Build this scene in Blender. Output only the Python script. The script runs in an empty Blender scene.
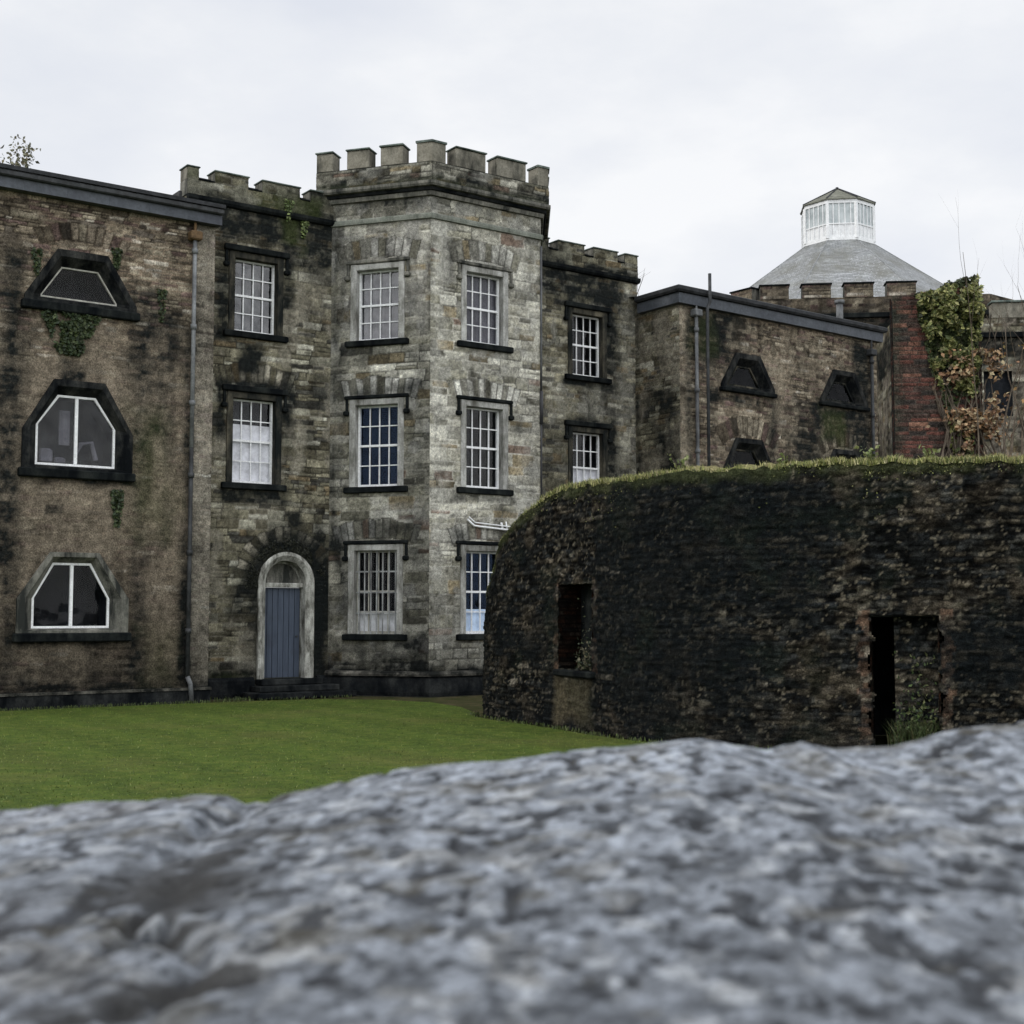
import bpy, math, random
import numpy as np
from mathutils import Vector
random.seed(7)
R = math.radians
COL = bpy.context.scene.collection

# ------------------------------------------------------------------ noise
_tab = {}
def tab(seed):
    if seed not in _tab: _tab[seed] = np.random.RandomState(seed).rand(256, 256)
    return _tab[seed]
def vn(x, y, seed=0):
    t = tab(seed); xi = np.floor(x).astype(int); yi = np.floor(y).astype(int)
    fx = x-xi; fy = y-yi; fx = fx*fx*(3-2*fx); fy = fy*fy*(3-2*fy)
    a = t[xi & 255, yi & 255]; b = t[(xi+1) & 255, yi & 255]
    c = t[xi & 255, (yi+1) & 255]; d = t[(xi+1) & 255, (yi+1) & 255]
    return (a*(1-fx)+b*fx)*(1-fy)+(c*(1-fx)+d*fx)*fy
def fbm(x, y, o=4, seed=0):
    r = 0; a = .5; s = 0
    for i in range(o):
        r = r+a*vn(x*2**i+13.7*i, y*2**i+7.3*i, seed+i); s += a; a *= .5
    return r/s
def ss(e0, e1, x):
    t = np.clip((x-e0)/(e1-e0), 0, 1); return t*t*(3-2*t)
def mix(a, b, m):
    return a*(1-m[..., None])+np.asarray(b)*m[..., None]

# ------------------------------------------------------------------ object helpers
def tag(o, label=None, cat=None, group=None, kind=None):
    for k, v in (('label', label), ('category', cat), ('group', group), ('kind', kind)):
        if v: o[k] = v
    return o
def empty(name, loc, label, cat, group=None):
    o = bpy.data.objects.new(name, None); COL.objects.link(o); o.location = loc
    o.empty_display_size = .3
    return tag(o, label, cat, group)
def wloc(o):
    v = Vector(o.location)
    while o.parent: o = o.parent; v += Vector(o.location)
    return v
def link(name, me, mat, parent, origin):
    o = bpy.data.objects.new(name, me); COL.objects.link(o)
    me.materials.append(mat)
    if parent: o.parent = parent; o.location = Vector(origin)-wloc(parent)
    else: o.location = origin
    return o
def np_mesh(name, V, F, mat, parent=None, col=None, smooth=True, origin=None):
    """V (n,3) world, F (m,4) or (m,3) indices"""
    V = np.asarray(V, float).reshape(-1, 3); F = np.asarray(F, int)
    if origin is None:
        origin = ((V[:, 0].min()+V[:, 0].max())/2, (V[:, 1].min()+V[:, 1].max())/2, V[:, 2].min())
    me = bpy.data.meshes.new(name); k = F.shape[1]
    me.vertices.add(len(V)); me.vertices.foreach_set('co', (V-np.array(origin)).astype(np.float32).ravel())
    me.loops.add(F.size); me.loops.foreach_set('vertex_index', F.astype(np.int32).ravel())
    me.polygons.add(len(F))
    me.polygons.foreach_set('loop_start', np.arange(0, F.size, k, dtype=np.int32))
    me.polygons.foreach_set('loop_total', np.full(len(F), k, dtype=np.int32))
    me.update(calc_edges=True)
    if smooth: me.polygons.foreach_set('use_smooth', np.ones(len(F), dtype=bool))
    if col is not None:
        a = me.color_attributes.new('col', 'FLOAT_COLOR', 'POINT')
        c = np.ones((len(V), 4), np.float32); c[:, :3] = np.asarray(col).reshape(-1, 3)
        a.data.foreach_set('color', c.ravel())
    me.validate()
    return link(name, me, mat, parent, origin)

class Fr:
    """a vertical wall frame: origin on plan, direction along, normal outward"""
    def __init__(s, P, d):
        s.P = np.array(P, float); s.d = np.array(d, float)/np.hypot(*d); s.n = np.array([s.d[1], -s.d[0]])
    def w(s, a, t, z):
        p = s.P+s.d*a+s.n*t; return (p[0], p[1], z)
class MB:
    def __init__(s): s.v = []; s.f = []
    def box(s, fr, s0, s1, t0, t1, z0, z1, bev=0.0, zr=0.0):
        b = len(s.v)
        if bev <= 0:
            for z in (z0, z1):
                for a, t in ((s0, t0), (s1, t0), (s1, t1), (s0, t1)): s.v.append(fr.w(a, t, z))
            s.f += [(b, b+1, b+2, b+3), (b+4, b+7, b+6, b+5), (b, b+4, b+5, b+1), (b+1, b+5, b+6, b+2), (b+2, b+6, b+7, b+3), (b+3, b+7, b+4, b)]
            return s
        B = bev
        rings = [(B, z0), (0, z0+B), (0, z1-B), (B, z1)]
        for ins, z in rings:
            A0, A1, T0, T1 = s0+ins, s1-ins, t0+ins, t1-ins
            c = B*.7
            for a, t in ((A0+c, T0), (A1-c, T0), (A1, T0+c), (A1, T1-c), (A1-c, T1), (A0+c, T1), (A0, T1-c), (A0, T0+c)):
                s.v.append(fr.w(a, t, z))
        for k in range(3):
            for i in range(8):
                j = (i+1) % 8; s.f.append((b+k*8+i, b+k*8+j, b+k*8+8+j, b+k*8+8+i))
        s.f.append(tuple(b+i for i in reversed(range(8)))); s.f.append(tuple(b+24+i for i in range(8)))
        return s
    def ring(s, fr, outer, inner, t_out, t_in, t_back=None):
        """outer/inner: lists of (s,z), closed band with splayed face and an outer edge going back to the wall"""
        n = len(outer); b = len(s.v)
        tb = -.02 if t_back is None else t_back
        for a, z in outer: s.v.append(fr.w(a, tb, z))
        for a, z in outer: s.v.append(fr.w(a, t_out, z))
        for (a, z), (c, y) in zip(outer, inner): s.v.append(fr.w(a+(c-a)*.45, t_out, z+(y-z)*.45))
        for a, z in inner: s.v.append(fr.w(a, t_in, z))
        for k in range(3):
            for i in range(n):
                j = (i+1) % n; s.f.append((b+k*n+i, b+k*n+j, b+k*n+n+j, b+k*n+n+i))
        return s
    def poly(s, fr, pts, t, flip=False):
        b = len(s.v); s.v += [fr.w(a, t, z) for a, z in pts]; r = list(range(b, b+len(pts)))
        s.f.append(tuple(r[::-1] if flip else r)); return s
    def tube(s, pts, rad, k=8, cap=True):
        b = len(s.v); P = [Vector(p) for p in pts]
        rad = rad if isinstance(rad, (list, tuple)) else [rad]*len(P)
        for i, p in enumerate(P):
            d = (P[min(i+1, len(P)-1)]-P[max(i-1, 0)]).normalized()
            u = d.cross(Vector((0, .3, 1)) if abs(d.z) < .9 else Vector((1, 0, 0))).normalized(); w = d.cross(u)
            for j in range(k):
                a = 2*math.pi*j/k; s.v.append(tuple(p+(u*math.cos(a)+w*math.sin(a))*rad[i]))
        for i in range(len(P)-1):
            for j in range(k):
                q = (j+1) % k; s.f.append((b+i*k+j, b+i*k+q, b+(i+1)*k+q, b+(i+1)*k+j))
        if cap:
            s.f.append(tuple(b+j for j in range(k))[::-1]); e = b+(len(P)-1)*k; s.f.append(tuple(e+j for j in range(k)))
        return s
    def build(s, name, mat, parent=None, smooth=False, origin=None):
        V = np.array(s.v)
        if origin is None:
            origin = ((V[:, 0].min()+V[:, 0].max())/2, (V[:, 1].min()+V[:, 1].max())/2, V[:, 2].min())
        me = bpy.data.meshes.new(name); me.from_pydata([tuple(v) for v in (V-np.array(origin))], [], s.f); me.update()
        if smooth: me.polygons.foreach_set('use_smooth', [True]*len(me.polygons))
        return link(name, me, mat, parent, origin)
def wallbox(name, mat, parent, *a, **k): return MB().box(*a, **k).build(name, mat, parent)

# ------------------------------------------------------------------ materials
def nodes(name):
    m = bpy.data.materials.new(name); m.use_nodes = True; nt = m.node_tree; nt.nodes.clear()
    o = nt.nodes.new('ShaderNodeOutputMaterial'); return m, nt, o
def N(nt, t, **k):
    n = nt.nodes.new(t)
    for a, b in k.items():
        if a in n.inputs: n.inputs[a].default_value = b
        else: setattr(n, a, b)
    return n
def noise(nt, vec, scale, detail=5, rough=.6):
    n = N(nt, 'ShaderNodeTexNoise'); n.inputs['Scale'].default_value = scale; n.inputs['Detail'].default_value = detail
    n.inputs['Roughness'].default_value = rough; nt.links.new(vec, n.inputs['Vector']); return n.outputs['Fac']
def mapping(nt, sc=(1, 1, 1)):
    g = N(nt, 'ShaderNodeNewGeometry'); m = N(nt, 'ShaderNodeMapping'); m.inputs['Scale'].default_value = sc
    nt.links.new(g.outputs['Position'], m.inputs['Vector']); return m.outputs['Vector']
def ramp(nt, fac, stops):
    r = N(nt, 'ShaderNodeValToRGB'); e = r.color_ramp.elements
    while len(e) < len(stops): e.new(.5)
    for i, (p, c) in enumerate(stops):
        e[i].position = p; e[i].color = (*c, 1) if len(c) == 3 else c
    nt.links.new(fac, r.inputs['Fac']); return r.outputs['Color']
def mixc(nt, a, b, fac, mode='MIX'):
    m = N(nt, 'ShaderNodeMix', data_type='RGBA', blend_type=mode)
    for v, i in ((a, 6), (b, 7), (fac, 0)):
        if hasattr(v, 'links'): nt.links.new(v, m.inputs[i])
        else: m.inputs[i].default_value = v if i == 0 else (*v, 1)
    return m.outputs[2]
def bump(nt, h, strength, dist):
    b = N(nt, 'ShaderNodeBump'); b.inputs['Strength'].default_value = strength; b.inputs['Distance'].default_value = dist
    nt.links.new(h, b.inputs['Height']); return b.outputs['Normal']
def fin(nt, o, col, rough=.9, nrm=None, spec=.25, **k):
    p = N(nt, 'ShaderNodeBsdfPrincipled'); p.inputs['Roughness'].default_value = rough
    p.inputs['Specular IOR Level'].default_value = spec
    for a, b in k.items(): p.inputs[a].default_value = b
    if hasattr(col, 'links'): nt.links.new(col, p.inputs['Base Color'])
    else: p.inputs['Base Color'].default_value = (*col, 1)
    if nrm: nt.links.new(nrm, p.inputs['Normal'])
    nt.links.new(p.outputs[0], o.inputs[0]); return p
def m_attr(name, sc=14, bstr=.5, bd=.02, lo=.5, hi=1.5, rough=.92, spec=.05):
    m, nt, o = nodes(name); a = N(nt, 'ShaderNodeAttribute'); a.attribute_name = 'col'
    v = mapping(nt); n1 = noise(nt, v, sc, 6, .7); n2 = noise(nt, v, sc*4, 4, .7)
    f = ramp(nt, n1, [(.28, (lo,)*3), (.72, (hi,)*3)])
    f2 = ramp(nt, n2, [(.3, (.50,)*3), (.7, (1.55,)*3)])
    c = mixc(nt, a.outputs['Color'], f, 1.0, 'MULTIPLY'); c = mixc(nt, c, f2, 1.0, 'MULTIPLY')
    fin(nt, o, c, rough, bump(nt, n2, bstr, bd), spec); return m
def m_stone(name, a, b, stain, st=.5, sc=3., streak=.25, rough=.9, bd=.02, wide=.12):
    """two tones by noise, dark/other stain with vertical streaks"""
    m, nt, o = nodes(name); v = mapping(nt); vs = mapping(nt, (1, 1, streak))
    n1 = noise(nt, v, sc, 6, .65); n2 = noise(nt, vs, sc*.9, 6, .7); n3 = noise(nt, v, sc*9, 5, .7)
    c = ramp(nt, n1, [(.35, a), (.65, b)])
    fine = ramp(nt, n3, [(.3, (.7,)*3), (.7, (1.25,)*3)])
    c = mixc(nt, c, fine, 1., 'MULTIPLY')
    sf = ramp(nt, n2, [(max(0, st-wide), (1, 1, 1)), (min(1, st+wide), (0, 0, 0))])
    c = mixc(nt, c, stain, sf)
    fin(nt, o, c, rough, bump(nt, n3, .6, bd), .05 if rough >= .9 else .25); return m
M = {}
M['masonry'] = m_attr('coursed_stone', 13, .8, .03, .5, 1.5)
M['render'] = m_attr('rendered_rubble', 8, .8, .03, .5, 1.5)
M['rubble'] = m_attr('dark_rubble', 10, .9, .05, .35, 1.8)
M['leaf'] = m_attr('leaf', 9, .2, .01, .7, 1.25, .6, .35)
M['pale_stone'] = m_stone('pale_cut_stone', (.27, .27, .25), (.47, .47, .45), (.08, .078, .066), .46)
M['mid_stone'] = m_stone('grey_cut_stone', (.14, .14, .12), (.25, .24, .21), (.025, .027, .025), .5)
M['dark_stone'] = m_stone('blackened_cut_stone', (.007, .009, .011), (.035, .037, .036), (.003, .004, .005), .50, 2.2, .4)
M['hood_stone'] = m_stone('mossy_blackened_stone', (.007, .009, .010), (.024, .027, .025), (.003, .004, .005), .5)
M['merlon'] = m_stone('tan_rendered_stone', (.16, .15, .122), (.26, .245, .205), (.04, .04, .034), .44, 2.2, .35)
M['bars'] = m_stone('grey_bar_paint', (.24, .25, .25), (.36, .37, .37), (.08, .08, .08), .42, 5, .3)
M['capst'] = m_stone('worn_plinth_cap', (.05, .048, .042), (.19, .18, .155), (.012, .013, .012), .56, 2.6, 1.)
M['splay'] = m_stone('weathered_black_stone', (.012, .014, .016), (.062, .062, .056), (.004, .005, .006), .52, 3.2, .35)
M['jamb'] = m_stone('brown_stained_stone', (.05, .048, .040), (.15, .135, .10), (.010, .012, .012), .55, 2.0, .3)
M['string'] = m_stone('grey_green_band', (.15, .165, .14), (.24, .25, .22), (.06, .065, .055), .42)
M['coping'] = m_stone('green_grey_coping', (.09, .115, .105), (.19, .22, .20), (.03, .04, .036), .45)
M['lead'] = m_stone('lead_fascia', (.048, .055, .066), (.082, .090, .104), (.04, .042, .055), .36, 1.2, .3, .6, .004)
M['slate_edge'] = m_stone('dark_slate_edge', (.016, .018, .021), (.04, .042, .046), (.008, .009, .01), .45, 4, 1, .7, .01)
M['iron'] = m_stone('dark_iron', (.02, .023, .025), (.05, .052, .055), (.012, .012, .012), .42, 5, .5, .6, .004)
M['pipe_grey'] = m_stone('grey_painted_pipe', (.10, .105, .11), (.22, .23, .235), (.03, .03, .033), .45, 2.2, .15, .6, .004)
M['rust'] = m_stone('rusty_hopper', (.08, .05, .025), (.16, .10, .05), (.04, .03, .02), .4, 8, .5, .8, .006)
M['white_wood'] = m_stone('white_painted_timber', (.66, .67, .68), (.80, .81, .82), (.38, .37, .35), .26, 4, .3, .5, .003)
M['old_white'] = m_stone('peeling_white_paint', (.32, .32, .29), (.52, .52, .48), (.06, .058, .048), .50, 5, .35, .7, .008)
M['cream'] = m_stone('grey_wood', (.30, .30, .27), (.46, .45, .40), (.16, .15, .12), .4, 6, .3, .7, .004)
M['blind'] = m_stone('white_blind', (.72, .73, .74), (.84, .85, .86), (.62, .62, .62), .2, .5, .1, .8, .002)
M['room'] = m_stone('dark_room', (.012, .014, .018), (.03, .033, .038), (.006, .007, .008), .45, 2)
M['earth'] = m_stone('damp_earth', (.040, .038, .018), (.085, .070, .038), (.030, .036, .012), .5, 2.0, 1)
M['bark'] = m_stone('bark', (.08, .065, .05), (.17, .14, .11), (.04, .035, .03), .45, 6, .4)
M['flat_roof'] = m_stone('roof_felt', (.05, .05, .052), (.09, .09, .092), (.03, .03, .03), .4, 2, 1)
def m_door():
    m, nt, o = nodes('blue_board_paint'); v = mapping(nt, (1, 1, .12))
    n1 = noise(nt, v, 14, 5, .7); n2 = noise(nt, mapping(nt), 1.5, 3)
    c = ramp(nt, n1, [(.3, (.036, .047, .070)), (.7, (.062, .078, .108))])
    c = mixc(nt, c, (.03, .035, .05), ramp(nt, n2, [(.5, (0,)*3), (.75, (.7,)*3)]))
    fin(nt, o, c, .6, bump(nt, n1, .3, .004)); return m
M['door'] = m_door()
def m_glass(name, tint, bias, rough=.03, gc=(1, 1, 1)):
    m, nt, o = nodes(name); g = N(nt, 'ShaderNodeBsdfGlossy'); g.inputs['Roughness'].default_value = rough; g.inputs['Color'].default_value = (*gc, 1)
    t = N(nt, 'ShaderNodeBsdfTransparent'); t.inputs['Color'].default_value = (*tint, 1)
    v = mapping(nt); nz = noise(nt, v, 2.0, 1); b = bump(nt, nz, .2, .03); nt.links.new(b, g.inputs['Normal'])
    f = N(nt, 'ShaderNodeFresnel'); f.inputs['IOR'].default_value = 1.45
    var = ramp(nt, noise(nt, v, 3.1, 2), [(.35, (bias*.75,)*3), (.65, (bias*1.25,)*3)])
    h_ = N(nt, 'ShaderNodeMath', operation='MULTIPLY'); nt.links.new(f.outputs[0], h_.inputs[0]); h_.inputs[1].default_value = .18
    a = N(nt, 'ShaderNodeMath', operation='ADD', use_clamp=True); nt.links.new(h_.outputs[0], a.inputs[0]); nt.links.new(var, a.inputs[1])
    x = N(nt, 'ShaderNodeMixShader'); nt.links.new(a.outputs[0], x.inputs[0]); nt.links.new(t.outputs[0], x.inputs[1]); nt.links.new(g.outputs[0], x.inputs[2])
    nt.links.new(x.outputs[0], o.inputs[0]); return m
M['glass_pale'] = m_glass('glass_reflecting_sky', (.85, .85, .88), .075)
M['glass_mid'] = m_glass('glass_grey', (.85, .85, .88), .016)
M['glass_dark'] = m_glass('glass_dark', (.80, .88, .98), .012, .03, (.40, .58, 1.0))
M['glass_clear'] = m_glass('glass_clear', (.88, .88, .9), .004)
M['curtain'] = m_stone('net_curtain', (.10, .10, .115), (.17, .17, .19), (.06, .06, .07), .4, 3, .08)

# ------------------------------------------------------------------ masonry styles
def stone_map(s, z, seed, rh, wd, jit=.02, split=.3, wav=.05):
    shp = s.shape; s = s.ravel(); z = z.ravel(); rs = np.random.RandomState(seed)
    zz = z+wav*(fbm(s*.5, z*.5, 2, seed+1)-.5)*2+jit*(vn(s*7, z*7, seed+2)-.5)
    sx = s+jit*1.5*(vn(s*8+3, z*8, seed+3)-.5)*2
    b = [-1.5]
    while b[-1] < 20: b.append(b[-1]+rs.uniform(*rh))
    b = np.array(b); ri = np.clip(np.searchsorted(b, zz)-1, 0, len(b)-2)
    lo = b[ri]; hi = b[ri+1]; ez = np.minimum(zz-lo, hi-zz)
    e = np.full(s.shape, 9.); ids = np.zeros(s.shape, int)
    order = np.argsort(ri, kind='stable'); rr = ri[order]; cuts = np.searchsorted(rr, np.arange(len(b)))
    smin, smax = s.min()-2, s.max()+2
    for k in range(len(b)-1):
        ix = order[cuts[k]:cuts[k+1]]
        n = int((smax-smin)/wd[0])+2
        c = np.concatenate([[smin], smin+np.cumsum(rs.uniform(wd[0], wd[1], n)*(.6+.8*(b[k+1]-b[k])/rh[1]))])
        if not len(ix): continue
        j = np.clip(np.searchsorted(c, sx[ix])-1, 0, len(c)-2)
        e[ix] = np.minimum(sx[ix]-c[j], c[j+1]-sx[ix]); ids[ix] = k*977+j*13+1
    h1 = tab(seed+5)[(ids*7) & 255, (ids*31 >> 3) & 255]
    sp = (h1 < split) & ((hi-lo) > .13)
    mid = (lo+hi)/2; ez = np.where(sp, np.minimum(ez, np.abs(zz-mid)), ez); ids = ids+np.where(sp & (zz > mid), 5557, 0)
    edge = np.minimum(ez, e)
    t = tab(seed+9); r = [t[(ids*a) & 255, (ids*c >> 2) & 255].reshape(shp) for a, c in ((3, 17), (11, 29), (5, 41), (19, 7))]
    return edge.reshape(shp), r
def arches(s, z, edge, r, lst, seed=3):
    """lst of (sc, zc, r0, r1, half-angle, count): fans of voussoirs; returns mask"""
    m = np.zeros(s.shape, bool)
    for k, (sc, zc, r0, r1, ah, n) in enumerate(lst):
        rad = np.hypot(s-sc, z-zc); th = np.arctan2(s-sc, z-zc)
        rj = r1+.10*(vn(th*n/ah*.5+9*k, th*0+k, seed)-.5)
        inn = (rad > r0) & (rad < rj) & (np.abs(th) < ah)
        q = (th/ah*.5+.5)*n; q = q+.25*(vn(q*.7, q*0+k, seed+2)-.5); i = np.floor(q).astype(int); fr = q-i
        w = 2*ah*rad/n
        ed = np.minimum(np.minimum(fr, 1-fr)*w, np.minimum(rad-r0, rj-rad))
        edge[inn] = ed[inn]; t = tab(seed+8)
        for a in range(4): r[a][inn] = t[(i*37+a*11+k*5) & 255, (i*13+k*3+a) & 255][inn]
        m |= inn
    return m
def rect_mask(s, z, q, seed):
    s0, s1, z0, z1, soft, k, rag = q
    d = np.maximum(np.maximum(s0-s, s-s1), np.maximum(z0-z, z-z1))
    d = d+rag*(fbm(s*1.7+s0*3, z*1.3+z0, 5, seed)-.5)*2.4
    return k*np.clip(.5-d/soft, 0, 1)
def blend_masks(s, z, qs, seed):
    a = np.zeros(s.shape)
    for i, q in enumerate(qs): a = 1-(1-a)*(1-rect_mask(s, z, q, seed+i % 5))
    return a
def palette(r, cols, w):
    cw = np.cumsum(w)/sum(w); i = np.clip(np.searchsorted(cw, r), 0, len(cols)-1); return np.array(cols)[i]
STAIN = np.array([.009, .011, .011])
def coursed(seed, cols, w, mortar, rh=(.11, .34), wd=(.22, .75), amp=.022, arch=(), dark=(), pale=(), palec=(.36, .35, .31), moss=(), base=.32, gain=1., jit=.022, renderk=.56, drk=.52, pk=.8, pg=1., sd=1.1, post=None):
    def f(s, z):
        edge, r = stone_map(s, z, seed, rh, wd, jit)
        am = arches(s, z, edge, r, arch) if arch else np.zeros(s.shape, bool)
        c = palette(r[0], cols, w)*(.55+.85*r[1])[..., None]
        c = np.where(am[..., None], np.where((r[3] > .5)[..., None], np.array(palec)*(.65+.7*r[1])[..., None], c*.62), c)
        mo = 1-ss(.004, np.where(am, .034, .021), edge)
        big = fbm(s*.45, z*.45, 4, seed+20); med = fbm(s*2.2, z*2.2, 4, seed+30); fine = fbm(s*11, z*11, 3, seed+40)
        hf = fbm(s*17, z*19, 3, seed+41)
        c = c*(.45+1.1*fine)[..., None]*(.6+.8*hf)[..., None]
        joint = fbm(s*1.3, z*1.3, 3, seed+45)
        c = mix(c, np.array(mortar)*1.15, mo*.85*ss(.38, .52, joint)); c = mix(c, np.array(mortar)*.12, mo*.9*np.maximum(ss(.50, .40, joint), am*.9))
        c = mix(c, (.012, .012, .011), ss(.62, .72, hf*.6+fine*.4)*.6)
        # patches of old lime render hiding the joints
        rm = ss(renderk, renderk+.07, med*.55+big*.45)*(~am)
        pm = np.maximum(rm*.7, pk*blend_masks(s, z, pale, seed+50)*(1-pg*ss(.55, .25, fbm(s*5, z*5, 4, seed+52)))) if len(pale) else rm*.7
        pm = pm*(1-.85*am)
        c = mix(c, np.array(palec), pm); c = c*(.62+.76*fbm(s*6, z*7, 5, seed+60))[..., None]
        h = amp*ss(0, .03, edge)*(.35+.65*r[2])*(1-.85*pm)+.012*(fine-.5)+.012*(med-.5)
        # weathering
        streak = fbm(s*3.2, z*.35, 4, seed+70)
        dk = ss(drk-.06, drk+.30, streak*.5+big*.5)*.75
        dk = 1-(1-dk)*(1-base*ss(.45, .7, med))
        st = blend_masks(s, z, dark, seed+80) if len(dark) else 0
        st = st*(.70+.55*ss(.25, .65, fbm(s*4, z*3, 5, seed+90)))
        c = c*(1-np.clip(dk*(.5+.8*r[3]), 0, .82))[..., None]
        st = np.clip(st, 0, 1)*(.70+.45*r[3])*(.8+.35*ss(.3, .6, hf*.5+fine*.5))
        c = mix(c, STAIN, np.clip(st*sd, 0, .975))
        if len(moss):
            mm = blend_masks(s, z, moss, seed+95); c = mix(c, (.045, .058, .016), mm*.8); h = h+mm*.015
        ground_shade = .50+.50*ss(-.5, 6.5, z+1.2*(big-.5)); c = c*ground_shade[..., None]  # soft shade of the lower walls painted into the stone colour
        if post is not None: c = post(s, z, c)
        return h, c*gain
    return f

def edge_fade(u, u0, u1, w): return ss(0, w, u-u0)*ss(0, w, u1-u)
def panel(name, fr, s0, s1, z0, z1, style, mat, parent, step=.03, holes=(), t0=0., fade=.05, flip=False):
    ns = max(2, int(round((s1-s0)/step))+1); nz = max(2, int(round((z1-z0)/step))+1)
    S, Z = np.meshgrid(np.linspace(s0, s1, ns), np.linspace(z0, z1, nz), indexing='ij')
    h, c = style(S, Z); h = h*edge_fade(S, s0, s1, fade) if fade else h
    T = t0+h
    V = np.stack([fr.P[0]+fr.d[0]*S+fr.n[0]*T, fr.P[1]+fr.d[1]*S+fr.n[1]*T, Z], -1)
    I = np.arange(ns*nz).reshape(ns, nz)
    F = np.stack([I[:-1, :-1], I[1:, :-1], I[1:, 1:], I[:-1, 1:]], -1).reshape(-1, 4)
    sc = ((S[:-1, :-1]+S[1:, 1:])/2).ravel(); zc = ((Z[:-1, :-1]+Z[1:, 1:])/2).ravel()
    keep = np.ones(len(F), bool)
    for hf in holes: keep &= ~hf(sc, zc)
    return np_mesh(name, V, F[keep], mat, parent, c)
def rect_hole(a, b, c, d): return lambda s, z: (s > a) & (s < b) & (z > c) & (z < d)
def poly_hole(pts):
    def f(s, z):
        inside = np.zeros(s.shape, bool); n = len(pts)
        for i in range(n):
            (x1, y1), (x2, y2) = pts[i], pts[(i+1) % n]
            if y1 == y2: continue
            c = ((y1 > z) != (y2 > z)) & (s < (x2-x1)*(z-y1)/(y2-y1)+x1); inside ^= c
        return inside
    return f
def arch_hole(sc, hw, zb, zs): return lambda s, z: ((np.abs(s-sc) < hw) & (z > zb) & (z < zs)) | ((np.hypot(s-sc, z-zs) < hw) & (z >= zs-.01))

# ------------------------------------------------------------------ wall frames (metres; camera stands at 0,0)
dM = (.81267, .58272)
FM = Fr((-8.0328, 32.7547), dM)                 # main block facade
FC = Fr((-4.7699, 35.0944), (.95203, -.30599))  # left cant of the tower
FT = Fr((-2.0990, 34.2359), dM)                 # middle face of the tower
FW = Fr((-7.1908, 32.1279), dM)                 # left wing facade
FL = Fr((4.9728, 39.6), (.78891, .61450))       # low wing facade
FS = Fr((3.8084, 41.2453), (4.9728-3.8084, 39.6-41.2453)); LS = float(np.hypot(4.9728-3.8084, 39.6-41.2453))   # its return wall
T2 = FT.P+FT.d*3.54
T3 = FM.P+FM.d*(4.015+(9.225-4.015)+1.62)
FR = Fr(T2, T3-T2); LR = float(np.hypot(*(T3-T2)))
PX = .14

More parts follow.
